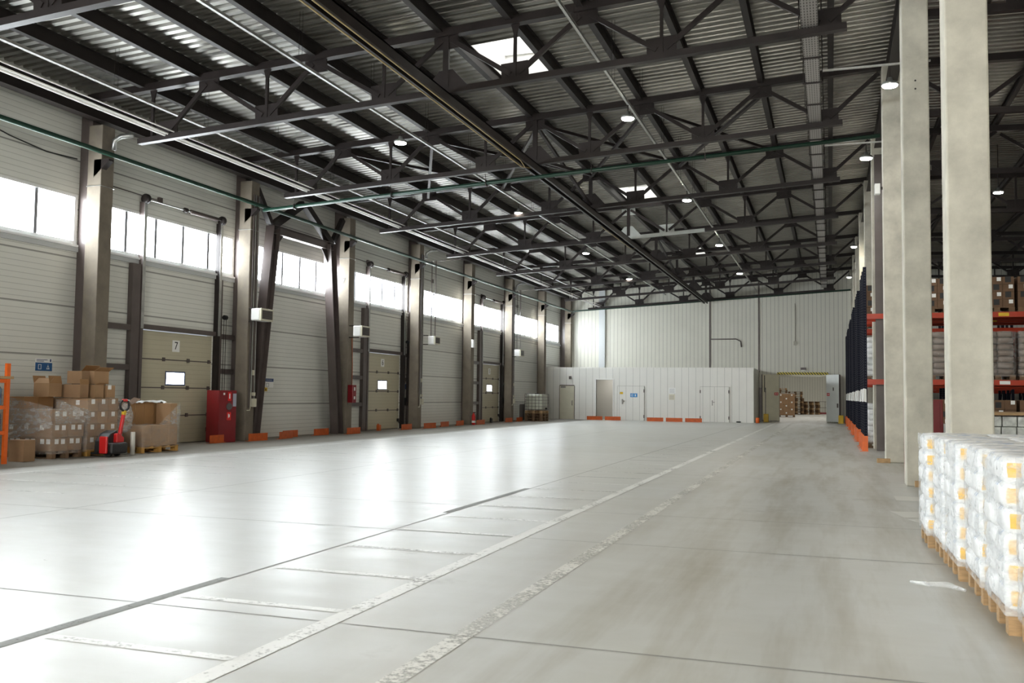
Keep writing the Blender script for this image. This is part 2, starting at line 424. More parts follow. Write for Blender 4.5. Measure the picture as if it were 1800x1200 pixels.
# wall behind the camera (panes added as fill light) and the far right wall
bk = MB(); bk.box(-17, 20.5, YB-.3, YB, 0, 2.6).box(-17, 20.5, YB-.3, YB, 6.2, 10)
bk.box(-17, -6.4, YB-.3, YB, 2.6, 6.2).box(-2.6, -1.4, YB-.3, YB, 2.6, 6.2).box(2.4, 20.5, YB-.3, YB, 2.6, 6.2)
bk.build('wall_back', M_BACK, struct=True)
for k, x in enumerate((-6.4, -1.4)):
    x1 = (-2.6, 2.4)[k]
    fo = MB().box(x, x1, YB-.2, YB-.05, 4.36, 4.44).box(x, x1, YB-.22, YB+.02, 2.58, 2.66).build('window_%d' % (20+k), M_FRAME, struct=True)  # unseen frame around an added fill pane
    MB().box(x, x1, YB-.18, YB-.16, 2.6, 6.2).build('pane', M_PANEB, fo)
MB().box(20, 20.3, YB, YE, 0, 10).build('wall_right', M_BACK, struct=True)

# room beyond the gate
rm = MB(); rm.box(-16, 12, 100, 100.2, 0, 6).box(-16.2, -16, YE+.25, 100, 0, 6).box(12, 12.2, YE+.25, 100, 0, 6)
rm.build('wall_beyond', M_WALLE, struct=True)
MB().box(-16, 12, YE+.25, 100.2, 6, 6.2).build('ceiling_beyond', M_BACK, struct=True)

# ------------------------------------------------------------------ columns
LC = [17.10+5.92*k for k in range(-4, 8)]          # near faces of the left columns
for k, y in enumerate(LC):
    i = k-4
    if i >= 0: lab = 'square concrete column on the dock wall, %s counted from the cardboard pallets' % ORD[i]
    else: lab = 'square concrete column on the dock wall nearer the camera than the cardboard pallets'
    t = thing('concrete_column', lab, 'column', (-16.2, y+.2, 0), 0, 'concrete columns along the dock wall')
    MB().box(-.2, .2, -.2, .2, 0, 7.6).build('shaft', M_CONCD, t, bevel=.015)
    yo = PE[k]-y-.2 if k < 11 else -.1
    MB().box(-.54, -.205, yo+.04, yo+.30, 0, 8.2).build('steel_post', M_BROWN, t)
    MB().prism([(0,0),(.42,.0),(.42,.05),(0,.42)], (-.02,-.12,6.78), (1,0,0), (0,0,-1), (0,.16,0)).build('pipe_bracket', M_STEEL, t) if i >= 0 else None
    MB().box(-.215, .215, -.215, .215, 6.15, 6.165).build('tie_band', M_GALV, t)
RC = [10.69+6.02*k for k in range(-3, 9)]
rl = {0: 'nearest pale concrete column rising behind the white wrapped pallets', 1: 'second concrete column on the right with a wood block at its foot',
      2: 'third concrete column on the right, darker near the top', 3: 'fourth concrete column on the right beside the first pallet rack'}
for k, y in enumerate(RC):
    i = k-3
    lab = rl.get(i) or ('concrete column on the right, %s counted from the camera, among the racks' % ORD[i] if i > 0 else 'concrete column on the right-hand row behind the camera')
    t = thing('concrete_column', lab, 'column', (1.39, y+.21, 0), 0, 'concrete columns along the racks')
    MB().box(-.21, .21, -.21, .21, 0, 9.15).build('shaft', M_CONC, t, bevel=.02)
    if i == 1:
        m = MB(); m.lathe((0,-.212,6.78), [(.016,-.002),(.016,.004)], 10, 'Y'); m.lathe((0,-.212,6.64), [(.016,-.002),(.016,.004)], 10, 'Y'); m.build('bolt_hole', M_BLACK, t)

# ------------------------------------------------------------------ roof trusses
def zb(x): return 7.00 + SL*(x+14.9)        # underside of bottom chord
def truss_parts(t, xend=.32, left=True):
    for a, b in ((-14.85, -7.3), (-7.3, -4.4), (-4.4, xend)):
        MB().beam((a,0,zb(a)+.06), (b,0,zb(b)+.06), .15, .12).build('bottom_chord', M_STEEL, t)
    MB().beam((-16.3,0,zb(-16.3)+1.27), (1.35,0,zb(1.35)+1.27), .18, .16).build('top_chord', M_STEEL, t)
    bn = [-14.1, -11.5, -8.69, -5.83, -2.94, -.05]; tn = [-13.0, -10.3, -7.3, -4.42, -1.55, 1.2]
    def P(x, top): return (x, 0, zb(x)+(1.18 if top else .14))
    for x in bn: MB().beam((x-.28,0,zb(x-.28)+.26), (x+.28,0,zb(x+.28)+.26), .03, .34).build('gusset', M_STEEL, t)
    for x in tn[:-1]: MB().beam((x-.26,0,zb(x-.26)+1.08), (x+.26,0,zb(x+.26)+1.08), .03, .30).build('gusset', M_STEEL, t)
    x = -7.3
    MB().prism([(-.5,.1),(.5,.1),(.15,.5),(-.15,.5)], (x,0,zb(x)), (1,0,SL), (0,0,1), (0,.04,0)).build('gusset', M_STEEL, t)
    MB().beam((x,0,zb(x)+.1), (x,0,zb(x)+1.2), .12, .07, (0,1,0)).build('vertical', M_STEEL, t)
    for a, b in ((-14.1,-13.0),(-13.0,-11.5),(-11.5,-10.3),(-10.3,-8.69),(-8.69,-7.3),(-7.3,-5.83),(-5.83,-4.42),(-4.42,-2.94),(-2.94,-1.55),(-1.55,-.05),(-.05,1.2)):
        ta = a in tn
        p, q = Vector(P(a, ta)), Vector(P(b, not ta)); dd = (q-p)*.06; MB().beam(p+dd, q-dd, .07, .09).build('diagonal', M_STEEL, t)
    for x in (-14.5, -11.5, -8.69, -5.83, -2.94):
        m = MB(); m.beam((x,0,zb(x)+.1), (x,0,zb(x)+1.0), .06, .06, (0,1,0)); m.prism([(-.09,0),(.09,0),(.03,-.22),(-.03,-.22)], (x,0,zb(x)+1.2), (1,0,0), (0,0,1), (0,.03,0)); m.build('vertical', M_STEEL, t)
TY = [-7, -1, 5, 11.05, 17.0, 23.0, 29.0, 35.0, 41.0, 47.0, 53.0, 58.6]
t0 = thing('roof_truss', 'x', 'truss', (0, TY[0], 0), 0, 'roof trusses over the open hall'); truss_parts(t0)
TR = [t0]
kids = {}
for x in bpy.data.objects:
    if x.parent: kids.setdefault(x.parent.name, []).append(x)
for y in TY[1:]:
    c = copy_tree(t0, None, kids); c.location.y = y; TR.append(c)
for i, t in enumerate(TR):
    if i < 3: t['label'] = 'dark steel roof truss over the hall behind the camera'
    elif i == 11: t['label'] = 'dark steel roof truss running along the end wall'
    elif i == 7: t['label'] = 'fifth dark roof truss in view, with pale grey primed plates'
    else: t['label'] = 'dark steel roof truss across the hall, %s in view from the camera' % ORD[i-3]
n = 0
for o in list(bpy.data.objects):
    if o.parent == TR[7] and (o.name.startswith('gusset') or o.name.startswith('bottom_chord')):
        bb = [v.co.x for v in o.data.vertices]; cx = (min(bb)+max(bb))/2
        if -7.5 < cx < -5.0:
            o.data = o.data.copy(); o.data.materials.clear(); o.data.materials.append(M_GREYP); o['label'] = 'pale grey primed steel'
# trusses of the right-hand span
def zr(x): return zb(1.35) - .03*(x-1.35)
rt0 = thing('roof_truss', 'dark steel roof truss over the racks', 'truss', (0, TY[3], 0), 0, 'roof trusses over the racks')
MB().beam((1.6,0,zr(1.6)+.06),(18.5,0,zr(18.5)+.06), .15, .13).build('bottom_chord', M_STEEL, rt0)
MB().beam((1.6,0,zr(1.6)+1.27),(19.5,0,zr(19.5)+1.27), .18, .16).build('top_chord', M_STEEL, rt0)
for k in range(5):
    x = 3.1+2.9*k
    MB().beam((x-.28,0,zr(x)+.26),(x+.28,0,zr(x)+.26), .03, .34).build('gusset', M_STEEL, rt0)
    MB().beam((x,0,zr(x)+.1),(x,0,zr(x)+1.2), .07, .07, (0,1,0)).build('vertical', M_STEEL, rt0)
    MB().beam((x-1.4,0,zr(x)+1.15),(x-.08,0,zr(x)+.2), .07, .09).build('diagonal', M_STEEL, rt0)
    MB().beam((x+.08,0,zr(x)+.2),(x+1.4,0,zr(x)+1.15), .07, .09).build('diagonal', M_STEEL, rt0)
kids = {}
for x in bpy.data.objects:
    if x.parent: kids.setdefault(x.parent.name, []).append(x)
for i, y in enumerate(TY[3:]):
    c = rt0 if i == 0 else copy_tree(rt0, None, kids); c.location.y = y
    c['label'] = 'dark roof truss above the racks on the right, %s from the camera' % ORD[i]
# ------------------------------------------------------------------ purlins and long members
PX = [-14.75, -13.25, -11.8, -10.32, -8.87, -7.42, -5.95, -4.5, -3.03, -1.55, .06]
for i, x in enumerate(PX):
    z = deck_z(x)-.155
    o = MB().ibeam((x,YB,z),(x,58.9,z), .13, .30).build('purlin', M_STEELP)
    tag(o, 'long dark roof purlin running the depth of the hall, %s from the dock wall' % ORD[i], 'purlin', 'purlins under the roof deck')
for i, x in enumerate((3.0, 4.5, 6.0, 7.5, 9.0, 10.5)):
    z = deck_z(x)-.12
    o = MB().ibeam((x,YB,z),(x,58.9,z), .10, .22).build('purlin', M_STEELP)
    tag(o, 'dark roof purlin above the racks, %s beyond the right-hand columns' % ORD[i], 'purlin', 'purlins above the racks')
for x, nm in ((1.39, 'right-hand column row'), (-16.2, 'dock wall columns')):
    z = zb(x)+1.0
    o = MB().ibeam((x,YB,z),(x,58.9,z), .26, .42, .02, .014).build('eaves_beam', M_STEEL)
    tag(o, 'deep dark steel beam running along the heads of the %s' % nm, 'beam')
tb = thing('tie_beam', 'long dark tie beam with tan cables under the trusses at mid span', 'beam', (0,0,0))
x = -7.3; z = zb(x)-.10
m = MB()
for dx in (-.09, .09): m.beam((x+dx,YB,z),(x+dx,58.6,z), .06, .20)
m.box(x-.12, x+.12, YB, 58.6, z+.07, z+.10); m.build('channel', M_STEEL, tb)
MB().tube([(x-.10,YB,z-.12),(x-.10,22.2,z-.12),(x-.02,22.8,z-.02),(x+.05,23.0,z+.15)], .014, 6).build('cable', M_OLIVE, tb)
MB().tube([(x+.07,YB,z-.115),(x+.07,21.6,z-.115),(x-.04,22.3,z-.12)], .012, 6).build('cable', M_OLIVE, tb)
MB().tube([(x-.10,31,z-.115),(x-.10,36,z-.115),(x-.02,36.6,z)], .012, 6).build('cable', M_OLIVE, tb)
# vertical and horizontal bracing between the second and third trusses at mid span
for (y0, y1, w_) in ((23.0, 29.0, 'second and third'), (41.0, 47.0, 'fifth and sixth')):
    t = thing('cross_brace', 'dark steel X bracing hung at mid span between the %s hall trusses' % w_, 'brace', (-7.3, y0, zb(-7.3)))
    L = y1-y0
    MB().beam((0,.0,1.1),(0,L,.13), .08, .08).build('diagonal', M_STEEL, t); MB().beam((.09,.0,.13),(.09,L,1.1), .08, .08).build('diagonal', M_STEEL, t)
for k, (xa, xb) in enumerate(((-7.3,-4.42),(-4.42,-1.55),(-10.3,-7.3),(-13.0,-10.3))):
    o = MB().beam((xa,23.1,zb(xa)+1.12),(xb,28.9,zb(xb)+1.12), .08, .08).beam((xa,28.9,zb(xa)+1.02),(xb,23.1,zb(xb)+1.02), .08, .08).build('roof_brace', M_STEEL)
    tag(o, 'dark steel roof bracing cross between the second and third trusses, %s' % ('right of mid span','nearest the racks','left of mid span','nearest the dock wall')[k], 'brace')

# ------------------------------------------------------------------ pipes, trays, lamps in the roof
o = MB().tube([(-15.78,YB,6.9),(-15.78,58.4,6.84)], .055, 10).build('wall_pipe', M_GREEN, smooth=True); tag(o, 'long green water pipe bracketed along the dock wall columns', 'pipe')
g = thing('hanging_pipe', 'green sprinkler pipe crossing the hall from the dock wall to the racks', 'pipe', (0,23.12,0))
MB().tube([(-15.65,0,6.72),(1.15,0,7.60)], .05, 10).build('pipe', M_GREEN, g, True)
for x in (-14.6,-11.5,-8.7,-5.8,-2.9):
    z = 6.72+.0523*(x+15.65); MB().box(x-.012,x+.012,-.07,.07,z-.08,z+.07).beam((x,0,z),(x,-.1,z+.24), .012, .012).build('clamp', M_STEEL, g)
for k, (x, z, rr, nm) in enumerate(((-14.10, 7.15, .030, 'lowest'), (-14.02, 7.17, .022, 'middle'), (-13.90, 7.22, .016, 'uppermost'))):
    o = MB().tube([(x,YB,z),(x,58.4,z)], rr, 8).build('busbar_pipe', mat('bright_pipe', (.86,.84,.82), .3), smooth=True)
    tag(o, 'slim pale pipe lying on the truss ends beside the dock wall, %s of three' % nm, 'pipe', 'pale pipes on the truss ends')
def tray(x, z, wd, label, m, hang=None, y0=YB, y1=58.2, name='cable_tray'):
    t = thing(name, label, 'cable tray', (x,0,z))
    MB().box(-wd/2,wd/2,y0,y1,0,.012).box(-wd/2,-wd/2+.006,y0,y1,0,.05).box(wd/2-.006,wd/2,y0,y1,0,.05).build('channel', m, t)
    h = MB(); yy = 12.5
    while yy < 56:
        h.tube([(-wd/2,yy,.03),(-wd/2,yy,deck_z(x)-z)], .004, 4).tube([(wd/2,yy,.03),(wd/2,yy,deck_z(x)-z)], .004, 4); yy += 3.0
    h.build('hanger_wires', M_STEEL, t); return t
tray(-14.2, 7.74, .10, 'narrow pale cable tray hung above the truss ends near the dock wall', M_TRAYD)
tray(-9.75, 7.80, .07, 'slim pale lighting track carrying the left row of lamps', M_TRAY, name='lighting_track')
tray(-4.2, 7.88, .06, 'slim pale lighting track carrying the right row of lamps', M_TRAY, name='lighting_track')
pt = thing('perforated_tray', 'wide perforated cable tray running along the roof beside the racks', 'cable tray', (-.30,0,8.0))
MB().box(-.15,.15,YB+.1,58,0,.012).box(-.15,-.14,YB+.1,58,0,.07).box(.14,.15,YB+.1,58,0,.07).build('channel', M_PERF, pt)
yy = 11.
while yy < 57:
    st = MB(); st.box(-.2,.2,yy,yy+.04,-.03,0); st.tube([(-.19,yy,-.01),(-.19,yy,1.1)], .008, 5); st.tube([(.19,yy,-.01),(.19,yy,1.1)], .008, 5); st.build('strap', M_STEEL, pt); yy += 1.5
MB().tube([(-.12,YB+.1,.03),(-.12,58,.03)], .02, 6).tube([(.0,YB+.1,.03),(.0,58,.03)], .018, 6).build('cables', M_BLACK, pt)

def lamp(name, loc, label, group, m, r=.17, stem=.22):
    t = thing(name, label, 'lamp', loc, 0, group)
    MB().lathe((0,0,0), [(r,0),(r*1.04,.03),(r*.9,.06),(r*.35,.10),(r*.28,.16)], 20).build('housing', M_GALV, t, True)
    MB().lathe((0,0,0), [(r*.55,-.035),(r*.85,-.02),(r*.92,.0)], 20).build('lens', m, t, True)
    MB().tube([(0,0,.15),(0,0,.15+stem)], .012, 6).build('stem', M_STEEL, t)
    return t
for row, x, z in (('left', -9.75, 7.44), ('right', -4.2, 7.56)):
    for k, y in enumerate((2,11,20,29,38,47)):
        vis = k-2
        lab = 'small round high bay lamp glowing, %s one in the %s lamp row' % (ORD[vis], row) if vis >= 0 else 'round high bay lamp of the %s lamp row near or behind the camera' % row
        lamp('pendant_lamp', (x,y,z), lab, 'high bay lamps over the hall', M_LAMP, .15, .16)
for k, (x, y, z, lab) in enumerate(((1.16,19.5,7.62,'bright lamp hanging left of the second concrete column on the right'), (.92,25.34,7.62,'bright lamp hanging left of the third concrete column on the right'),
        (.95,40,7.6,'faint distant lamp above the racks'), (.95,50,7.6,'farthest faint lamp above the racks near the end wall'))):
    lamp('pendant_lamp', (x,y,z), lab, 'lamps along the right-hand columns', M_LAMPB if k < 2 else M_LAMP, .16 if k < 2 else .12)
for k, y in enumerate((19.5, 25.4)):
    o = MB().box(-.1, 1.9, y-.03, y+.03, zb(0)+.16+.0, zb(0)+.19).build('lamp_conduit', M_TRAY); tag(o, 'thin conduit crossing to the %s bright lamp by the right columns' % ORD[k], 'conduit')
for k, (x, y) in enumerate(((5, 8), (5, 20), (5, 32), (5, 44), (11, 14), (11, 30))):
    lamp('pendant_lamp', (x,y,7.9), 'round lamp under the roof above the racks', 'lamps above the racks', M_LAMP, .15, deck_z(x)-7.9-.15)
# floodlights
for loc, lab in (((1.065,22.9,6.3), 'white floodlight on the side of the third column on the right'), ((1.065,10.9,6.15), 'pale boxy light on the nearest column close to the ceiling')):
    t = thing('floodlight', lab, 'floodlight', loc)
    MB().box(-.06,.06,-.10,.10,-.14,.10).build('housing', M_WHITE, t, bevel=.01); MB().box(.05,.12,-.03,.03,-.03,.03).build('bracket', M_STEEL, t)

# ------------------------------------------------------------------ dock doors and their gear
DN = ['nearest the cardboard pallets', 'in the middle of the dock wall', 'farthest along the dock wall']
for k, (a, b, num) in enumerate(DOORS):
    f = MB().box(XW-.14, XW-.06, a, b, 0, .02).build('door_%d' % (k+1), M_BLACK, struct=True)
    f['label'] = 'cream sectional dock door number %s' % num
    ph = .745; c = (a+b)/2
    for j in range(4):
        p = MB().box(XW-.10, XW-.03, a, b, .015+j*ph, .015+(j+1)*ph-.014).build('panel', M_DOOR, f, bevel=.006)
        m = MB()
        for yy in (a+.12, c-.5, c+.5, b-.12): m.box(XW-.03, XW-.005, yy-.05, yy+.05, .015+j*ph-.05, .015+j*ph+.05)
        if j: m.build('hinge', M_BROWN, p)
        if j: MB().box(XW-.035, XW-.024, a, b, .015+j*ph-.022, .015+j*ph+.008).build('seam_strip', M_BROWN, p)
    y0, y1, z0, z1 = c-.37, c+.35, 1.60, 1.90
    wf = MB(); wf.box(XW-.03, XW-.01, y0-.04, y1+.04, z0-.04, z0).box(XW-.03, XW-.01, y0-.04, y1+.04, z1, z1+.04).box(XW-.03, XW-.01, y0-.04, y0, z0, z1).box(XW-.03, XW-.01, y1, y1+.04, z0, z1)
    wf = wf.build('window_frame', M_NAVY, f, bevel=.008); MB().box(XW-.03, XW-.02, y0, y1, z0, z1).build('pane', M_PANE2, wf)
    pl = MB().box(XW-.03, XW-.022, c-.16, c+.13, 2.47, 2.78).build('number_plate', M_PAPER, f)
    text(num, .30, M_BLACK, f, (XW-.02, c-.015, 2.625), ROT_X, 'number')
    MB().box(XW-.03, XW+.03, b-.16, b-.06, .28, .40).tube([(XW,b-.10,.34),(XW+.05,b-.05,.18)], .018, 6).build('latch', M_BLACK, f)
    # lift gear
    t = thing('door_lift_gear', 'dark steel tracks, spring shaft and chain hoist around dock door %s' % num, 'door gear', (0,0,0), 0, 'lift gear of the dock doors')
    for yy, s in ((a-.06, -1), (b+.06, 1)):
        m = MB(); m.box(XW+.004, XW+.16, yy-.05, yy+.05, 0, 6.25); m.build('track', M_BROWN if s < 0 else M_STEEL, t)
        MB().box(XW+.165, XW+.175, yy-.05, yy+.05, 3.0, 6.25).build('track_cover', M_GALV, t)
        MB().lathe((XW+.16, yy-.06, 6.33), [(.07,0),(.13,.02),(.13,.10),(.07,.12)], 14, 'Y').build('cable_drum', M_STEEL, t, True)
    MB().tube([(XW+.16,a-.1,6.33),(XW+.16,b+.1,6.33)], .018, 8).build('shaft', M_GALV, t)
    MB().lathe((XW+.16, c+.15, 6.33), [(.03,0),(.062,.03),(.062,1.2),(.03,1.22)], 12, 'Y').build('spring', M_BROWN, t, True)
    MB().lathe((XW+.16, c-.1, 6.33), [(.03,0),(.07,.02),(.07,.12),(.03,.14)], 12, 'Y').build('bracket', M_STEEL, t, True)
    MB().lathe((XW+.20, b+.28, 3.55), [(.07,-.05),(.07,.05)], 12, 'Y').build('chain_wheel', M_BLACK, t)
    MB().tube([(XW+.20,b+.23,3.5),(XW+.20,b+.23,.95),(XW+.20,b+.33,.95),(XW+.20,b+.33,3.5)], .010, 6).build('chain', M_STEEL, t)
    MB().box(XW+.05,XW+.16,b+.18,b+.34,.95,1.25).build('chain_keeper', M_BLACK, t)
    # frame posts and girts are fixed to the wall
    m = MB(); m.box(XW+.004, XW+.14, a-.42, a-.13, 0, WZ0-.17).box(XW+.004, XW+.14, b+.13, b+.22, 0, WZ0-.17)
    m.box(XW+.004, XW+.10, a-.13, b+.13, 3.0, 3.12)
    ya, yb = PE[[4,6,8][k]]+.32, PE[[5,7,9][k]]
    for z in (1.0, 2.0, 3.0): m.box(XW+.004, XW+.12, ya, a-.42, z-.07, z+.07).box(XW+.004, XW+.12, b+.22, yb, z-.07, z+.07)
    m.build('frame_steel', M_BROWN, t)
# portal bracing on the dock wall and on the rack side
def portal(X, y0, y1, label):
    t = thing('portal_brace', label, 'brace', (X, y0, 0)); L = y1-y0
    def leg(yb, yt):
        m = MB(); m.ibeam((0,yb,.0),(0,yt,6.5), .30, .36, .016, .014, (0,1,0)); m.build('leg', M_BROWN, t)
    leg(.46, 1.30); leg(L-.50, L-1.30)
    MB().ibeam((0,1.2,6.42),(0,L-1.2,6.42), .22, .26).build('crossbeam', M_BROWN, t)
    MB().beam((0,1.2,6.5),(0,L/2-.1,7.52), .20, .22).build('chevron', M_STEEL, t); MB().beam((0,L-1.2,6.5),(0,L/2+.1,7.52), .20, .22).build('chevron', M_STEEL, t)
    MB().beam((0,1.1,6.6),(0,.36,7.5), .16, .16).build('corner_strut', M_STEEL, t); MB().beam((0,L-1.1,6.6),(0,L-.44,7.5), .16, .16).build('corner_strut', M_STEEL, t)
    for yy, s in ((1.2,1),(L-1.2,-1)): MB().prism([(0,0),(.5*s,0),(0,-.5)], (0,yy+.15*s,6.3), (0,1,0), (0,0,1), (.02,0,0)).build('gusset', M_STEEL, t)
portal(-16.22, 23.22, 29.22, 'brown steel portal bracing with slanted legs on the dock wall')
o = MB().ibeam((1.37,27.86,0),(1.37,27.86,8.3), .30, .25, .016, .014, (0,1,0)).build('steel_post', M_BROWN); tag(o, 'dark brown steel post standing behind the third concrete column on the right', 'post')
# conduits on the dock wall columns
for i, (y, lab) in enumerate(((23.02, 'bundle of conduits and switches on the second dock wall column'), (34.86, 'bundle of conduits and switches on the fourth dock wall column'), (46.7, 'bundle of conduits on the sixth dock wall column'))):
    t = thing('conduit_bundle', lab, 'conduit', (-15.97, y, 0))
    for k, (dy, r) in enumerate(((.10,.022),(.19,.018),(.27,.018),(.36,.014))):
        MB().tube([(0,dy,1.0 if k else .95),(0,dy,7.2)], r, 6).build('conduit', M_GALV if k % 2 else M_BROWN, t)
    MB().box(-.02,.08,.24,.38,.98,1.22).box(-.02,.06,.25,.34,1.30,1.40).box(-.02,.05,.2,.28,1.9,2.05).build('switch_box', M_CREAM, t, bevel=.01)
    MB().tube([(0,.02,.88),(.0,.16,.88),(0,.18,.95),(0,.18,1.4)], .014, 6).build('bent_pipe', M_YELL if i < 0 else M_CREAM, t)
# fan heaters
def heater(y0, y1, x1, z0, z1, label, pipes, by):
    t = thing('fan_heater', label, 'heater', (x1, y0, z0), 0, 'fan heaters along the dock wall'); D = .36; L = y1-y0; H = z1-z0
    MB().box(-D, -.06, 0, L, 0, H).build('casing', M_WHITE, t, bevel=.04)
    MB().box(-.06, 0, .0, L, 0, H).build('grille_frame', M_CREAM, t, bevel=.01)
    MB().box(-.02, .004, .05, L-.05, .05, H-.05).build('grille', M_BLACK, t)
    m = MB()
    for q in range(6): m.box(-.0, .012, .05, L-.05, .06+q*(H-.1)/6, .08+q*(H-.1)/6)
    m.build('slats', M_BROWN, t)
    MB().box(-16-x1+.004, -D+.1, by, by+.05, H, H+.03).box(-16-x1+.004, -D+.1, by, by+.05, -.03, 0).build('wall_bracket', M_STEEL, t)
    if pipes:
        for dx in (.16, .34): MB().tube([(-dx,L*.5,H-.02),(-dx,L*.5,6.86-z0),(-.9-dx*.1,L*.5,6.86-z0)] if False else [(-dx,L*.62,H-.02),(-dx,L*.62,7.0-z0),(.9,L*.62+.1,7.06-z0)], .022, 6).build('feed_pipe', M_BROWN, t)
heater(23.0, 23.62, -15.55, 3.48, 3.84, 'white fan heater beside the slanted bracing leg of the second column', False, .03)
heater(28.75, 29.35, -15.35, 3.38, 3.76, 'white fan heater above the red hydrant box on the third column', False, .26)
heater(35.42, 35.95, -15.5, 3.48, 3.82, 'white fan heater with two feed pipes by the fourth column', True, -.165)
heater(46.7, 47.3, -15.5, 3.46, 3.83, 'farthest white fan heater with two feed pipes above the caged tank', True, .02)
o = MB().box(-15.99, -15.87, 40.75, 41.0, 3.62, 4.0).build('wall_box', M_WHITE, bevel=.02); tag(o, 'small white box fixed high on the fifth dock wall column', 'box')
# short curved downpipes near the roof
for k, y in enumerate((17.38, 35.32, 47.16)):
    o = MB().tube([(-15.92,y,7.05),(-15.9,y,7.28),(-15.75,y+.05,7.38),(-15.45,y+.1,7.40)], .06, 8).build('elbow_duct', M_GALV, smooth=True)
    tag(o, 'short silver elbow pipe high on the %s dock wall column' % ('first','fourth','sixth')[k], 'pipe')
# fire cabinets, hydrant box, extinguisher
def signplate(parent, x, y0, y1, z0, z1, m): return MB().box(x, x+.004, y0, y1, z0, z1).build('sticker', m, parent)
t = thing('fire_cabinet', 'tall red fire cabinet with stickers beside dock door 7', 'fire cabinet', (-15.95, 22.05, 0), math.radians(-14))
MB().box(-.5, 0, -.28, .34, 0, 1.45).build('body', M_RED, t, bevel=.01)
dr = MB().box(0, .018, -.27, .33, .02, 1.43).build('door', M_RED, t, bevel=.006)
s1 = signplate(t, .02, .02, .14, 1.16, 1.40, M_RED2); s2 = signplate(t, .02, .0, .14, .62, .84, M_RED2); signplate(t, .02, -.14, -.08, 1.32, 1.38, M_PAPER); signplate(t, .02, .2, .32, 1.0, 1.36, mat('grey_sticker', (.35,.37,.45), .5))
MB().lathe((.02,.07,1.0), [(.10,0),(.10,.01)], 18, 'X').build('window', mat('smoked', (.10,.09,.09), .2), t)
MB().box(.024,.028,.06,.10,1.22,1.36).box(.024,.028,.04,.06,.68,.80).box(.024,.028,.06,.10,.70,.78).build('sticker_marks', M_PAPER, t)
t = thing('hydrant_box', 'narrow red hydrant box on the third dock wall column', 'fire cabinet', (-15.98, 28.98, 1.08))
MB().box(0, .20, 0, .26, 0, .62).build('body', M_RED, t, bevel=.01); signplate(t, .201, .08, .18, .42, .54, M_PAPER); signplate(t, .201, .08, .18, .12, .22, M_PAPER)
MB().tube([(-.0,.3,.62),(-.0,.3,1.4),(-.0,.22,2.3)], .016, 6).build('feed_pipe', mat('copper_pipe', (.30,.09,.04), .4), t)
def extinguisher(loc, label):
    t = thing('fire_extinguisher', label, 'fire extinguisher', loc)
    MB().lathe((0,0,0), [(.07,.0),(.085,.02),(.085,.40),(.06,.48),(.028,.52),(.028,.56)], 16).build('cylinder', M_RED2, t, True)
    MB().box(-.02,.10,-.02,.02,.56,.60).build('valve_handle', M_BLACK, t); MB().tube([(.02,.02,.56),(.1,.05,.45),(.1,.05,.2)], .012, 6).build('hose', M_BLACK, t)
    MB().lathe((0,0,.1), [(.087,0),(.087,.1)], 16).build('label', M_PAPER, t)
extinguisher((-15.8, 40.72, 0), 'red fire extinguisher on the floor at the fifth dock wall column')
t = thing('red_cabinet', 'plain red cabinet behind the nearest column on the right', 'fire cabinet', (1.62, 18.1, 0))
MB().box(-.35, .27, 0, .4, 0, 1.43).build('body', M_RED, t, bevel=.01); MB().box(-.34, .22, -.015, 0, .03, 1.41).build('door', M_RED, t, bevel=.005)
MB().box(.275,.33,.0,.3,.35,1.0).build('side_box', mat('grey_box', (.45,.45,.44), .5), t)
# wall signs
def wallsign(name, label, y0, y1, z0, z1, build):
    t = thing(name, label, 'sign', (XW+.005, y0, z0)); build(t, y1-y0, z1-z0); return t
def s_blue(t, L, H):
    MB().box(0,.006,0,L,0,H).build('board', M_PAPER, t)
    MB().box(.006,.009,0,L,0,H*.66).build('blue_panel', M_BLUE, t)
    m = MB()
    m.box(.0095,.011,L*.16,L*.19,H*.14,H*.5).box(.0095,.011,L*.32,L*.35,H*.14,H*.5).box(.0095,.011,L*.16,L*.35,H*.48,H*.52).box(.0095,.011,L*.16,L*.35,H*.12,H*.16)
    m.box(.0095,.011,L*.70,L*.80,H*.34,H*.38).box(.0095,.011,L*.74,L*.76,H*.3,H*.52).box(.0095,.011,L*.66,L*.84,H*.14,H*.18).box(.0095,.011,L*.68,L*.72,H*.18,H*.28).box(.0095,.011,L*.78,L*.82,H*.18,H*.28)
    m.build('pictogram', M_PAPER, t)
    m = MB(); m.box(.0065,.008,L*.06,L*.72,H*.86,H*.91).box(.0065,.008,L*.06,L*.5,H*.75,H*.80).box(.0065,.008,L*.86,L*.94,H*.74,H*.96); m.build('small_print', M_NAVY, t)
wallsign('safety_sign', 'blue and white sign with two pictograms above the film wrapped cartons', 16.15, 16.62, 1.83, 2.11, s_blue)
def s_white(t, L, H):
    MB().box(0,.006,0,L,0,H).build('sheet', M_PAPER, t); MB().box(.006,.009,0,L,H*.66,H).build('header', M_NAVY, t)
    m = MB(); m.box(.007,.009,L*.1,L*.45,H*.1,H*.14).box(.007,.009,L*.1,L*.14,H*.1,H*.5).box(.007,.009,L*.41,L*.45,H*.1,H*.5).box(.007,.009,L*.1,L*.45,H*.46,H*.5); m.box(.0095,.010,L*.1,L*.8,H*.8,H*.86); m.build('drawing', mat('grey_ink', (.35,.36,.4), .6), t)
wallsign('notice_sign', 'white notice with dark blue header on the wall between the bracing legs', 25.08, 25.53, 1.55, 1.84, s_white)
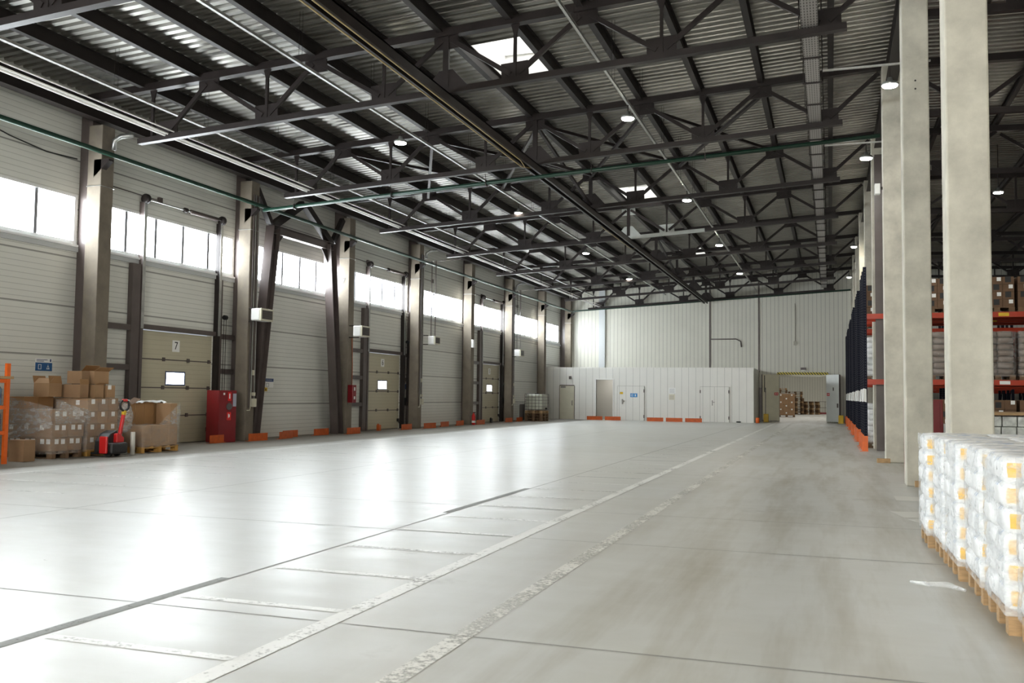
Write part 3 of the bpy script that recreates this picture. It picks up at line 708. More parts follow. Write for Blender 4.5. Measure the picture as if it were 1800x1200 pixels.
def s_yel(t, L, H):
    MB().box(0,.006,0,L,0,H).build('sheet', mat('pale_yellow', (.62,.52,.22), .6), t); MB().box(.006,.008,0,L,H*.78,H).build('red_header', mat('sign_red', (.5,.06,.03), .5), t)
    m = MB()
    for q in range(4): m.box(.0065,.008,L*.15,L*.85,H*(.1+.16*q),H*(.16+.16*q))
    m.build('small_print', mat('orange_ink', (.5,.2,.05), .6), t)
wallsign('notice_sign', 'tall yellow notice with red top at the foot of the left bracing leg', 24.70, 24.95, 1.33, 1.63, s_yel)
def s_y2(t, L, H):
    MB().box(0,.006,0,L,0,H).build('sheet', M_YELL, t); MB().prism([(L*.25,H*.2),(L*.75,H*.2),(L*.5,H*.75)], (.008,0,0), (0,1,0), (0,0,1), (.003,0,0)).build('pictogram', M_BLACK, t)
wallsign('warning_sign', 'small yellow warning sticker between two notices on the dock wall', 25.03, 25.20, 1.44, 1.57, s_y2)
def s_b2(t, L, H): MB().box(0,.006,0,L,-.05,H+.05).build('board', M_PAPER, t); MB().box(.006,.009,L*.04,L*.96,0,H).build('blue_panel', M_NAVY, t)
wallsign('safety_sign', 'small dark blue sign on the wall right of dock door 6', 35.18, 35.42+.1, 1.60, 1.82, s_b2)
wallsign('sticker_sign', 'tiny red sticker on the wall panel left of dock door 7', 18.35, 18.45, 1.25, 1.40, lambda t, L, H: (MB().box(0,.004,0,L,0,H).build('sheet', M_PAPER, t), MB().box(.004,.006,L*.2,L*.8,H*.15,H*.85).build('mark', M_RED2, t)))
tx = thing('column_number', 'black number painted high on the third dock wall column', 'lettering', (-16.2, 28.935, 5.35)); text('7', .3, M_BLACK, tx, (0,0,0), ROT_Y, 'digit')
# surface cable that sags along the wall
o = MB().tube([(XW+.03,12.0,7.38),(XW+.03,13.2,7.1),(XW+.03,14.0,7.0),(XW+.03,14.45,7.02),(XW+.03,15.2,6.88),(XW+.03,16.2,6.78),(XW+.03,17.1,6.83)], .014, 6).build('hanging_cable', M_BLACK); tag(o, 'dark cable sagging along the wall above the nearest window', 'cable')
for i, y in enumerate((19.9, 31.6, 37.7, 43.9, 49.6)):
    t = thing('wall_conduit', 'thin conduit ending in a small box high on the wall, %s from the camera' % ORD[i], 'conduit', (XW+.02, y, 6.42), 0, 'conduits above the windows')
    MB().tube([(0,-1.6,.02),(0,0,0)], .014, 6).build('conduit', M_BROWN, t); MB().box(-.01,.06,0,.13,-.08,.08).build('box', M_BROWN, t)
# orange floor barriers (angle steel)
BAR = [(-15.95,21.35,.78,0,'in front of the red fire cabinet by dock door 7'),(-15.75,22.85,.88,-3,'at the foot of the second dock wall column'),(-15.7,24.35,.95,8,'on the floor between the bracing legs, pulled out askew'),
       (-16.1,25.15,.95,3,'behind the askew one between the bracing legs'),(-16.1,27.0,.95,0,'left of the right bracing leg'),(-15.7,28.5,.95,0,'at the foot of the third dock wall column'),
       (-15.85,33.1,.95,0,'right of dock door 6'),(-15.75,35.0,1.1,-3,'at the foot of the fourth dock wall column'),(-15.95,37.2,1.0,2,'under the plain wall, middle of three'),(-16.0,39.1,1.0,2,'just left of the floor extinguisher'),
       (-15.75,41.0,1.1,0,'at the foot of the fifth dock wall column'),(-15.9,45.55,1.1,0,'right of dock door 5'),(-15.85,47.2,1.0,0,'beside the caged tank')]
def barrier(loc, L, rz, lab, h=.22):
    m = MB().box(-.008,0,0,L,0,h).box(-.12,-.008,0,L,0,.008)
    for q in (.15, L-.15): m.prism([(0,0),(-.10,0),(0,.12)], (-.008,q,.008), (1,0,0), (0,0,1), (0,.008,0))
    o = m.build('floor_barrier', M_ORANGE, loc=loc, rotz=rz)
    return tag(o, lab, 'floor barrier', 'orange floor barriers')
for x, y, L, a, s in BAR: barrier((x,y,0), L, math.radians(a), 'orange steel floor barrier '+s)
for k, (x, y, s) in enumerate(((-13.75,54.1,'left of the pair, beside the cream office door'),(-12.65,54.1,'right of the pair, beside the dark office doorway'),(-10.05,53.6,'leftmost of three before the office front'),(-8.95,53.6,'middle of three before the office front'),(-7.85,53.6,'rightmost of three before the office front'))):
    barrier((x,y,0), .95, math.radians(-90), 'orange steel floor barrier '+s)
for k, (x, y, lab, mm) in enumerate(((-16.3,31.95,'small orange bumper stub before dock door 6', M_ORANGE),(-16.3,44.4,'small black bumper stub before dock door 5', M_BLACK))):
    o = MB().box(-.05,.05,0,.18,0,.22).box(-.05,.0,.05,.13,.22,.26).build('bumper_stub', mm, loc=(x,y,0)); tag(o, lab, 'bumper')
t = thing('barrier_hoop', 'grey arched guard panel between the sixth column and the caged tank', 'guard', (-16.0, 48.0, 0))
MB().tube([(0,0,0),(0,0,.85),(0,.12,1.0),(0,.9,1.0),(0,1.0,.85),(0,1.0,0)], .03, 8).build('hoop', M_GREYP, t); MB().box(-.01,.01,.03,.97,.05,.92).build('sheet', mat('grey_sheet', (.12,.11,.11), .6), t)

# ------------------------------------------------------------------ floor markings
def strip(pts, wd, m, name, z=.003):
    a, b = Vector(pts[0]), Vector(pts[1]); d = (b-a).normalized(); s = Vector((d.y,-d.x,0))*wd/2
    o = MB().add([(*(a-s)[:2],z),(*(a+s)[:2],z),(*(b+s)[:2],z),(*(b-s)[:2],z)],[(0,1,2,3)]).build(name, m, struct=True); return o
strip([(-2.95,1.0,0),(-2.95,57.5,0)], .13, M_LINE, 'trim_3')
strip([(-2.06,1.0,0),(-2.06,57.5,0)], .13, M_LINE2, 'trim_4')
strip([(-4.33,1.0,0),(-4.33,53,0)], .022, M_SEAM, 'trim_5', .002)
strip([(-4.37,1.0,0),(-4.37,6.1,0)], .085, M_TAPE, 'trim_6', .0025); strip([(-4.37,10.4,0),(-4.37,13.6,0)], .10, M_TAPE, 'trim_7', .0025)
for k in range(27):                                  # painted bay lines, 1.17 m apart
    y = 3.12+1.17*k
    strip([(-4.26,y,0),(-3.01,y,0)], .085, M_LINE4 if k in (1, 2, 3, 5, 6, 7) else M_LINE3, 'trim_%d' % (8+k))
    if 4 < k < 22: strip([(-12.9,y,0),(-9.9,y,0)], .075, M_LINE3, 'trim_%d' % (80+k))
strip([(-13.0,6,0),(-13.15,52,0)], .09, M_LINE4, 'trim_40'); strip([(-8.6,6,0),(-8.6,40,0)], .018, M_SEAM, 'trim_41', .0015)
for k, y in enumerate((5.19, 8.92, 11.2, 17.2, 23.2, 29.2)): strip([(-16,y,0),(18,y-.02,0)], .016, M_SEAM, 'trim_%d' % (50+k), .0015)
for k, (x, y, w_) in enumerate(((1.05,14.6,.35),(.98,12.6,.42),(1.12,11.9,.3))):
    MB().box(-w_/2,w_/2,-.3,.3,.001,.003).build('trim_%d' % (60+k), mat('pale_patch', (.62,.61,.57), .5), loc=(x,y,0), rotz=.2*k, struct=True)
sp = MB().tube([(0,0,.01),(.12,-.08,.012),(.25,-.1,.02),(.36,-.22,.012)], [.01,.02,.025,.012], 6).build('plastic_scrap', M_FILMW, loc=(.58,7.95,0)); tag(sp, 'twisted scrap of clear film on the floor by the white pallets', 'scrap')
for loc, L, lab, rz in (((1.42,16.66,0), .55, 'wooden block at the foot of the second concrete column', 0), ((1.10,22.60,0), .28, 'wooden block at the foot of the third concrete column', .1)):
    o = MB().box(-.12,L-.12,-.07,0,0,.10).build('wood_block', M_WOOD, loc=loc, rotz=rz, bevel=.006); tag(o, lab, 'wood block')
# ------------------------------------------------------------------ pallets and goods
def pallet_mesh(L, W):                          # L along X, W along Y, centred, 0.144 high
    m = MB()
    for q in range(5): 
        yy = -W/2 + .05 + q*(W-.1)/4; m.box(-L/2, L/2, yy-.05, yy+.05, .122, .144)
    for x in (-L/2+.07, 0, L/2-.07):
        m.box(x-.07, x+.07, -W/2, W/2, .10, .122)
        for yy in (-W/2+.05, 0, W/2-.05): m.box(x-.07, x+.07, yy-.05, yy+.05, .022, .10)
    for yy in (-W/2+.05, 0, W/2-.05): m.box(-L/2, L/2, yy-.05, yy+.05, 0, .022)
    return m
def shell(x0, x1, y0, y1, z0, z1, amp=.012, nx=10, nz=10, top=True, fl=None):
    m = MB(); per = []
    for i in range(nx): per.append((x0+(x1-x0)*i/nx, y0))
    for i in range(nx): per.append((x1, y0+(y1-y0)*i/nx))
    for i in range(nx): per.append((x1-(x1-x0)*i/nx, y1))
    for i in range(nx): per.append((x0, y1-(y1-y0)*i/nx))
    n = len(per); cx, cy = (x0+x1)/2, (y0+y1)/2
    for j in range(nz+1):
        z = z0+(z1-z0)*j/nz
        for i, (x, y) in enumerate(per):
            k = 1+random.uniform(0, amp)*2/max(.3, (x1-x0))
            zz = z if (j < nz or not fl) else z+fl*math.sin(i*.9)*.5+random.uniform(-fl, fl)
            m.v.append((cx+(x-cx)*k, cy+(y-cy)*k, zz))
    for j in range(nz):
        for i in range(n): a = j*n+i; b = j*n+(i+1)%n; m.f.append((a, b, b+n, a+n))
    if top: m.f.append(tuple(nz*n+i for i in range(n)))
    return m
# --- white bag pallets in the right foreground
def bag_pallet(x0, y0, label, layers=6, W=.78, L=1.2, mp=M_WOOD, hidden=False):
    t = thing('wrapped_bag_pallet', label, 'pallet of bags', (x0+L/2, y0+W/2, 0), random.uniform(-.008,.008), 'white bag pallets in the foreground')
    pallet_mesh(L, W-.02).build('pallet', mp, t)
    h = .155
    for j in range(layers):
        for ix in (0, 1):
            for iy in (0, 1):
                cx = -L/4+ix*L/2+random.uniform(-.012,.012); cy = -W/4+iy*W/2+random.uniform(-.01,.01)
                b = MB().pillow((0,0,0), L/2+.03, W/2+.015, h+.022, 7., 6, .004).build('bag', M_BAGY if (iy == 0 and ix == 0) or j == layers-1 else M_BAG, t, True, (cx, cy, .144+h/2+j*h))
    shell(-L/2-.012, L/2+.012, -W/2-.008, W/2+.008, .12, .144+layers*h+.004, .010, 14, 12, False).build('stretch_film', M_FILMW, t, True)
    return t
BP = [(.885, 9.84, 'farthest white wrapped bag pallet of the foreground row, against the second column'), (.935, 8.98, 'white wrapped bag pallet, second from the far end of the foreground row'),
      (.95, 8.14, 'white wrapped bag pallet, third from the far end of the foreground row'), (1.00, 7.27, 'white wrapped bag pallet, fourth from the far end of the foreground row'),
      (1.015, 6.40, 'white wrapped bag pallet, fifth from the far end, second nearest in the foreground row'), (1.07, 5.52, 'nearest white wrapped bag pallet of the foreground row, cut by the frame edge')]
for x, y, lab in BP: bag_pallet(x, y, lab)
for k, y in enumerate((9.75, 8.9, 8.0)): bag_pallet(2.30, y, 'white wrapped bag pallet behind the foreground row, %s from the far end' % ORD[k], 6)
# printed brick stack
t = thing('printed_brick_pallet', 'stack of small printed white packs with a board on top beyond the foreground bags', 'pallet of packs', (2.45, 12.6, 0), 0)
pallet_mesh(1.5, .9).build('pallet', M_WOOD, t)
for j in range(9):
    for i in range(9):
        MB().box(-.075,.075,-.43,.43,-.058,.058).build('pack', M_BAGP, t, bevel=.008, loc=(-.64+.16*i+(.0 if j%2 else .01), random.uniform(-.008,.008), .205+.122*j))
MB().box(-.74,.74,-.45,.45,1.255,1.285).build('top_board', M_WOOD, t); MB().box(.0,.16,-.445,-.44,.9,1.2).build('paper_sheet', M_PAPER, t)

# --- cardboard on the left
def carton(name, parent, x0, x1, y0, y1, z0, z1, m=None, sticker=None, bev=.006):
    m = m or random.choice((M_CARD, M_CARD2))
    b = MB().box(x0,x1,y0,y1,z0,z1).build(name, m, parent, bevel=bev)
    tp = MB(); tp.box(x0+.004,x1-.004,(y0+y1)/2-.025,(y0+y1)/2+.025,z1,z1+.002); tp.build('tape', mat('tape_tan', (.45,.33,.2), .3), b)
    if sticker:
        for (s, u, v) in sticker:
            if s == 'x': MB().box(x1, x1+.003, y0+(y1-y0)*u-.05, y0+(y1-y0)*u+.05, z1-v-.05, z1-v+.05).build('sticker', M_PAPER, b)
            if s == 'y': MB().box(x0+(x1-x0)*u-.05, x0+(x1-x0)*u+.05, y0-.003, y0, z1-v-.05, z1-v+.05).build('sticker', M_PAPER, b)
    return b
def open_box(label, loc, L, W, H, rz, flaps=((0,.9),(1,1.9),(2,1.2),(3,2.2)), m=M_CARD2, group='loose open cartons', fill=True, name='open_carton'):
    t = thing(name, label, 'carton', loc, math.radians(rz), group); w_ = .006
    b = MB(); b.box(-L/2,L/2,-W/2,-W/2+w_,0,H).box(-L/2,L/2,W/2-w_,W/2,0,H).box(-L/2,-L/2+w_,-W/2+w_,W/2-w_,0,H).box(L/2-w_,L/2,-W/2+w_,W/2-w_,0,H).box(-L/2+w_,L/2-w_,-W/2+w_,W/2-w_,0,w_)
    b.build('body', m, t)
    for s, a in flaps:
        f = W*.48
        p, ax, d = (((0,-W/2,H),(L/2,0,0),(0,-1,0)), ((L/2,0,H),(0,W/2,0),(1,0,0)), ((0,W/2,H),(L/2,0,0),(0,1,0)), ((-L/2,0,H),(0,W/2,0),(-1,0,0)))[s]
        p = Vector(p); ax = Vector(ax); dd = Vector(d)*math.cos(a)*f + Vector((0,0,1))*math.sin(a)*f
        nrm = ax.cross(dd).normalized()*.004
        vs = [p-ax, p+ax, p+ax*.97+dd, p-ax*.97+dd]; MB().add([v-nrm for v in vs]+[v+nrm for v in vs], [(0,1,2,3),(7,6,5,4),(0,4,5,1),(1,5,6,2),(2,6,7,3),(3,7,4,0)]).build('flap', M_CARDIN if s % 2 else m, t)
    return t
# left pallet (film torn open at the top)
t = thing('wrapped_carton_pallet', 'pallet of film wrapped cartons with a torn open top, left of the tall carton stack', 'pallet of cartons', (-15.6, 15.38, 0), 0)
pallet_mesh(1.2, .80).build('pallet', M_WOODD, t)
for j in range(3):
    z = .15+.285*j
    ov = .03*j
    for (x0,x1,y0,y1) in ((.2,.6+ov*.6,-.40-ov,0),(.2,.6+ov*.6,0,.40+ov),(-.2,.2,-.40-ov,0),(-.6,-.2,-.40-ov,0),(-.2,.2,0,.40+ov),(-.6,-.2,0,.40+ov)):
        st = [('x', .3, .08), ('x', .72, .085)] if x1 > .5 else None
        if y0 < -.3 and j < 2: st = (st or []) + [('y', .35, .08)] + ([('y', .75, .08)] if j < 1 else [])
        carton('carton', t, x0, x1-.006, y0, y1-.006, z, z+.280, M_CARD, st)
for (x0,x1,y0,y1) in ((-.6,-.2,-.38,0),(-.6,-.2,0,.4)): carton('carton', t, x0, x1-.006, y0+.0, y1-.006, 1.005, 1.26, M_CARDIN)
shell(-.615, .66, -.47, .47, .10, 1.02, .015, 14, 12, False, .02).build('stretch_film', M_FILM, t, True)
fb = MB(); n = 14                                 # loose skirt of film dragged up to the back cartons and down the front
for i in range(n+1):
    u = i/n; x = -.62+1.30*u
    for j in range(9):
        v = j/8; fold = .03*math.sin(i*1.9+j)+random.uniform(-.012,.012)
        y = -.50-.03+fold+.0; z = 1.26-.0*v-(.95*v)*(1-.35*u)-.20*u*(1-v)
        fb.v.append((x, y+.10*(1-v)*(1-u), z))
for i in range(n):
    for j in range(8): a = i*9+j; fb.f.append((a,a+1,a+10,a+9))
fb.build('loose_film', M_FILML, t, True)
fb = MB()
for i in range(9):
    for j in range(7):
        u, v = i/8, j/6
        fb.v.append((.67+.02*math.sin(i*2.1+j*1.3)+.05*u*(1-v), -.42+.95*u, 1.22-.50*v*(1-.5*u)-.26*u+random.uniform(-.012,.012)))
for i in range(8):
    for j in range(6): a = i*7+j; fb.f.append((a,a+1,a+8,a+7))
fb.build('loose_film', M_FILML, t, True)
# middle pallet, four film wrapped layers
t = thing('wrapped_carton_pallet', 'tall film wrapped pallet of stickered cartons behind the pallet truck', 'pallet of cartons', (-15.55, 16.36, 0), 0)
pallet_mesh(1.1, .86).build('pallet', M_WOODY, t)
for j in range(4):
    z = .15+.272*j
    for i in range(3):
        for q in range(2):
            x0 = -.55+.55*q; y0 = -.45+.30*i
            st = [('x', .5, .07)] if q == 1 else None
            if i == 0 and q == 1 : st = st + [('y', .5, .09)]
            carton('carton', t, x0, x0+.545, y0, y0+.296, z, z+.268, M_CARD if (i+j) % 3 else M_CARD2, st)
shell(-.57, .565, -.465, .465, .12, 1.20, .010, 14, 10, False, .02).build('stretch_film', M_FILM, t, True)
LZ = 1.246
def closed_box(label, loc, L, W, H, rz, m=M_CARD2, grp='loose cartons on the tall stack', sticker=None):
    t = thing('loose_carton', label, 'carton', (*loc,), math.radians(rz), grp)
    carton('box_body', t, -L/2, L/2, -W/2, W/2, 0, H, m, sticker); return t
LG = 'loose cartons on the tall stack'
open_box('open carton with a raised flap at the left end of the loose row on the tall stack', (-15.30,15.66,LZ), .40, .40, .285, 0, ((1,1.9),(3,1.2),(0,2.3)), M_CARD, LG) if False else None
open_box('open carton at the left end of the loose row, over the torn film pallet', (-15.82,15.62,1.262), .42, .34, .285, 0, ((1,1.8),(0,2.4),(3,1.3)), M_CARD2, LG)
# the row reaches past the pallet on the left, carried by the torn pallet's back cartons
open_box('open carton with a raised flap, left one of the loose row on the tall stack', (-15.42,16.0,LZ), .44, .24, .285, 0, ((1,1.75),), M_CARD, LG)
open_box('open carton with a white flap lying forward, middle one of the loose row', (-15.35,16.36,LZ), .44, .26, .285, 0, ((1,.35),), M_CARD2, LG)
closed_box('closed carton with one white sticker, right one of the loose row', (-15.32,16.68,LZ), .44, .24, .275, 0, M_CARD2, LG, [('x', .3, .04)])
closed_box('plain carton on the left of the topmost pair of cartons', (-15.45,16.08,LZ+.30), .34, .30, .275, 12, M_CARD, LG)
open_box('carton with a wide flap raised on the topmost pair of cartons', (-15.42,16.53,LZ+.30), .42, .38, .285, -8, ((1,.45),(3,2.4)), M_CARD2, LG)
closed_box('lone carton on the far back corner of the tall stack', (-15.86,16.2,LZ), .38, .3, .28, 0, M_CARD, LG)
# right pallet with an opened front
t = thing('wrapped_carton_pallet', 'half emptied film wrapped carton pallet on yellow wood before dock door 7', 'pallet of cartons', (-15.12, 17.86, 0), 0)
pallet_mesh(.84, 1.24).build('pallet', M_WOODY, t)
for q in range(2):
    for i in range(4): carton('carton', t, -.41+.41*q, -.005+.41*q, -.60+.30*i, -.304+.30*i, .15, .62, M_CARD2)
for i in range(4): carton('carton', t, -.41, -.06, -.60+.30*i, -.304+.30*i, .625, 1.14, M_CARDIN)
carton('carton', t, -.03, .38, .36, .598, .625, 1.12, M_CARD2)
shell(-.43, .43, -.625, .625, .12, .66, .012, 14, 8, False, .02).build('stretch_film', M_FILM, t, True)
fb = MB()
for i in range(9):
    for j in range(7):
        u, v = i/8, j/6; fb.v.append((.44+random.uniform(0,.02), -.12+.75*u, .64+(.50*v)*u+random.uniform(-.01,.01)))
for i in range(8):
    for j in range(6): a = i*7+j; fb.f.append((a,a+1,a+8,a+7))
fb.build('loose_film', M_FILML, t, True)
fb = MB()
for i in range(15):
    for j in range(4): fb.v.append((-.44+.16*j+random.uniform(-.015,.015), -.55+.085*i, 1.145+random.uniform(.0,.06)-(.03 if j in (0,3) else 0)))
for i in range(14):
    for j in range(3): a = i*4+j; fb.f.append((a,a+1,a+5,a+4))
fb.build('film_roll_edge', mat('milky_film', (.82,.83,.83), .3), t, True)
MB().add([(-.06,-.60,1.14),(.12,-.62,1.10),(.12,-.34,1.22),(-.06,-.36,1.26)],[(0,1,2,3)]).build('flap', M_CARDD, t)
bl = MB().pillow((0,0,0),   .34, .32, .66, 2.6, 7, .02).build('bundled_film', M_FILML, loc=(-15.05,17.06,.80), smooth=True); tag(bl, 'crumpled bundle of clear film hanging between the truck handle and the half emptied pallet', 'film bundle')
bl.parent = t; bl.matrix_parent_inverse = Matrix.Translation((15.12,-17.86,0)); del bl['category']; del bl['label']
for k, (x, y, L, lab, flat) in enumerate(((-14.62,16.86,.50,'standing clear film roll, right one beside the half emptied pallet',0),(-14.86,16.72,.50,'standing clear film roll, left one just behind the truck',0),(-14.76,16.52,.30,'short film roll lying on the floor behind the pallet truck',1))):
    t = thing('film_roll', lab, 'film roll', (x,y,0), 0, 'rolls of stretch film')
    if not flat: MB().lathe((0,0,0), [(.045,0),(.05,.01),(.05,L-.01),(.045,L)], 14).build('roll', mat('film_roll', (.62,.60,.55), .25), t, True); MB().lathe((0,0,0), [(.03,L),(.03,L+.02)], 10).build('core', M_CARD, t)
    else: MB().lathe((0,0,.045), [(.04,0),(.045,.01),(.045,L-.01),(.04,L)], 14, 'Y').build('roll', mat('film_roll', (.62,.60,.55), .25), t, True)
# pallet truck
t = thing('pallet_truck', 'red and black electric pallet truck with raised handle before the carton stack', 'pallet truck', (-14.54, 16.17, 0), math.radians(8))
MB().box(-.20,.20,-.30,.26,.06,.30).build('drive_cover', M_BLACK, t, bevel=.05)
MB().prism([(-.30,.10),(.22,.10),(.24,.42),(.10,.56),(-.10,.50),(-.28,.34)], (-.10,-.02,0), (0,1,0), (0,0,1), (.26,0,0)).build('chassis', M_BLACK, t, bevel=.02)
MB().prism([(-.06,.30),(.20,.30),(.20,.40),(.02,.50),(-.06,.48)], (.06,.03,0), (0,1,0), (0,0,1), (.10,0,0)).build('battery_cover', M_RED2, t, bevel=.012)
MB().box(-.08,.10,-.37,-.31,.08,.44).build('side_bumper', M_RED2, t, bevel=.02)
MB().beam((.0,.22,.42),(.03,.30,.90), .06, .07, (0,1,0)).build('tiller_arm', M_RED2, t, bevel=.01)
MB().beam((.03,.30,.88),(.035,.31,.98), .07, .08, (0,1,0)).build('tiller_sleeve', M_YELL, t, bevel=.01)
lp = [(.04+.02*math.sin(a), .31+.13*math.sin(a), 1.09-.12*math.cos(a)) for a in [2*PI*q/16 for q in range(17)]]
MB().tube(lp, .024, 8, False).build('handle_loop', M_BLACK, t, True); MB().box(.0,.08,.24,.38,1.17,1.23).build('control_head', M_RED2, t, bevel=.02)
for s in (-.16, .16): MB().box(-.36,-.2,s-.07,s+.07,.05,.095).build('fork', M_BLACK, t)
for s in (-.16, .12): MB().lathe((.0,s,.07), [(.07,0),(.07,.06)], 16, 'Y').build('wheel', M_RUBBER, t)
# water bottle rack at the frame edge
t = thing('bottle_rack', 'orange steel rack with a wooden top shelf at the left frame edge', 'rack', (-14.78, 13.62, 0), 0)
for dx, dy, h in ((0,0,1.9),(-.6,0,1.9),(0,-2.2,1.9),(-.6,-2.2,1.9)): MB().box(dx-.03,dx+.03,dy-.04,dy+.04,0,h).build('post', M_ORANGE2, t)
for z in (1.60, 1.10, .62):
    for dx in (0,-.6): MB().box(dx-.02,dx+.02,-2.16,-.04,z-.07,z).build('beam', M_ORANGE2, t)
    MB().box(-.58,.0-.02,-2.16,-.04,z-.012,z+.004).build('shelf', M_BROWN, t)
MB().box(-.62,.05,-2.3,.10,1.605,1.655).build('top_board', M_WOOD, t)
b0 = thing('water_bottle', 'x', 'water bottle', (0,0,0), 0, 'water bottles on the orange rack')
MB().lathe((0,0,0), [(.11,0),(.135,.015),(.135,.10),(.128,.115),(.135,.13),(.135,.22),(.128,.235),(.135,.25),(.135,.30),(.10,.36),(.03,.40),(.03,.43)], 18).build('body', M_BOTTLE, b0, True)
MB().lathe((0,0,.43), [(.034,0),(.034,.03)], 12).build('cap', M_NAVY, b0); MB().lathe((0,0,.14), [(.1365,0),(.1365,.07)], 18).build('label', mat('bottle_label', (.05,.08,.16), .4), b0)
kids = {}
for x in bpy.data.objects:
    if x.parent: kids.setdefault(x.parent.name, []).append(x)
first = True
for z, nm in ((1.105, 'upper'), (.625, 'lower')):
    for i, dy in enumerate((-.20, -.50, -.80)):
        o = b0 if first else copy_tree(b0, None, kids); first = False
        o.location = (-14.88, 13.62+dy, z); o['label'] = 'blue water bottle on the %s shelf of the orange rack, %s from its right post' % (nm, ORD[i])
closed_box('upright carton on the floor between the orange rack and the torn film pallet', (-15.05,14.28,0), .36, .30, .42, 4, M_CARD, 'cartons on the floor')

# --- caged tank on stacked pallets
for q in range(4):
    t = thing('empty_pallet', 'wooden pallet under the caged tank, %s from the floor' % ORD[q], 'pallet', (-15.35, 49.2, .144*q), 0, 'pallets under the caged tank')
    pallet_mesh(1.0, 1.2).build('boards', M_WOODD if q < 3 else M_WOOD, t)
t = thing('caged_tank', 'white plastic tank in a wire cage on stacked pallets by the office', 'tank', (-15.35, 49.2, .578), 0)
MB().pillow((0,0,.47), .96, 1.14, .90, 9., 7, .0, 1.).build('tank', M_TANK, t, True)
c = MB()
for k in range(6):
    z = .06+.17*k
    c.tube([(-.5,-.6,z),(.5,-.6,z),(.5,.6,z),(-.5,.6,z),(-.5,-.6,z)], .011, 6)
for k in range(6):
    x = -.5+.2*k; c.tube([(x,-.6,0),(x,-.6,.92)], .011, 6); c.tube([(x,.6,0),(x,.6,.92)], .011, 6)
    y = -.6+.24*k; c.tube([(.5,y,0),(.5,y,.92)], .011, 6); c.tube([(-.5,y,0),(-.5,y,.92)], .011, 6)
c.build('cage', M_BROWN, t); MB().lathe((0,0,.90), [(.12,0),(.12,.05)], 16).build('lid', M_BLACK, t); MB().lathe((.5,0,.12), [(.05,0),(.05,.08)], 12, 'X').build('valve', M_BLACK, t)

# ------------------------------------------------------------------ office block
OY, OZ, OX0, OX1 = 54.6, 3.06, -16.55, -4.12
w = MB()
w.box(OX0, -13.31, OY, OY+.12, 0, OZ).box(-12.29, OX1, OY, OY+.12, 0, OZ).box(-13.31, -12.29, OY, OY+.12, 2.40, OZ)
w.build('wall_office', M_OFF, struct=True)
MB().box(OX1-.12, OX1, OY+.12, YE, 0, OZ).build('wall_office_side', M_OFFY, struct=True)
MB().box(OX0, OX1, OY, YE, OZ, OZ+.06).build('ceiling_office', M_OFF, struct=True)
MB().box(OX0, OX1+.02, OY-.02, OY+.02, OZ-.04, OZ+.08).build('trim_70', M_OFF, struct=True)
iw = MB(); iw.box(-14.2,-14.1,OY+.12,58,0,OZ).box(-11.5,-11.4,OY+.12,58,0,OZ).box(-14.2,-11.4,58,58.1,0,OZ); iw.build('wall_office_inner', mat('inner_wall', (.50,.49,.46), .6), struct=True)
dw = MB().box(-15.58,-14.67,OY-.03,OY,.01,2.02).build('door_4', M_CREAM, struct=True); 
MB().box(-15.58,-14.67,OY-.05,OY-.01,2.02,2.07).build('head_strip', M_BROWN, dw); MB().box(-15.5,-15.2,OY-.10,OY-.03,1.90,1.98).build('door_closer', mat('closer_grey', (.2,.19,.18), .4), dw)
MB().tube([(-14.78,OY-.03,1.12),(-14.78,OY-.09,1.10),(-14.78,OY-.09,.86),(-14.78,OY-.03,.84)], .016, 6).build('handle', M_BLACK, dw); MB().box(-14.665,-14.64,OY-.02,OY,0,2.02).box(-15.61,-15.585,OY-.02,OY,0,2.02).build('jamb', M_BROWN, dw)
jm = MB().box(-13.40,-13.31,OY-.03,OY+.12,0,2.46).box(-12.29,-12.22,OY-.03,OY+.12,0,2.46).box(-13.31,-12.29,OY-.03,OY+.12,2.40,2.46).build('door_5', M_WHITE, struct=True)
t = thing('wall_panel_box', 'pale box fixed to the wall inside the dark office doorway', 'box', (-12.75, 57.95, 0)); MB().box(-.16,.16,-.1,0,.95,1.6).build('case', M_CREAM, t); MB().box(.28,.52,-.06,0,1.25,1.6).build('board', M_BROWN, t)
def panel_door(x0, x1, label, split, n):
    d = MB().box(x0,x1,OY-.045,OY,.01,2.03).build('door_%d' % n, M_OFF, struct=True)
    m = MB(); m.box(x0-.012,x0,OY-.05,OY,0,2.04).box(x1,x1+.012,OY-.05,OY,0,2.04).box(x0,x1,OY-.05,OY,2.03,2.042)
    if split: m.box((x0+x1)/2-.006,(x0+x1)/2+.006,OY-.05,OY-.04,0,2.03)
    m.build('gap_line', mat('gap_grey', (.25,.24,.22), .6), d)
    h = MB()
    for x in ((x0, x1) if split else (x1,)):
        for z in (.25, 1.75): h.box(x-.03,x+.03,OY-.07,OY-.045,z-.09,z+.09)
    h.build('hinge', M_BROWN, d)
    hx = (x0+x1)/2-.12 if split else x0+.3
    MB().box(hx-.03,hx+.03,OY-.08,OY-.045,.95,1.25).box(hx-.02,hx+.14,OY-.10,OY-.07,1.12,1.16).build('handle', mat('steel_handle', (.35,.34,.32), .3, .6), d)
panel_door(-12.0, -10.40, '', False, 6); panel_door(-7.12, -5.50, '', True, 7)
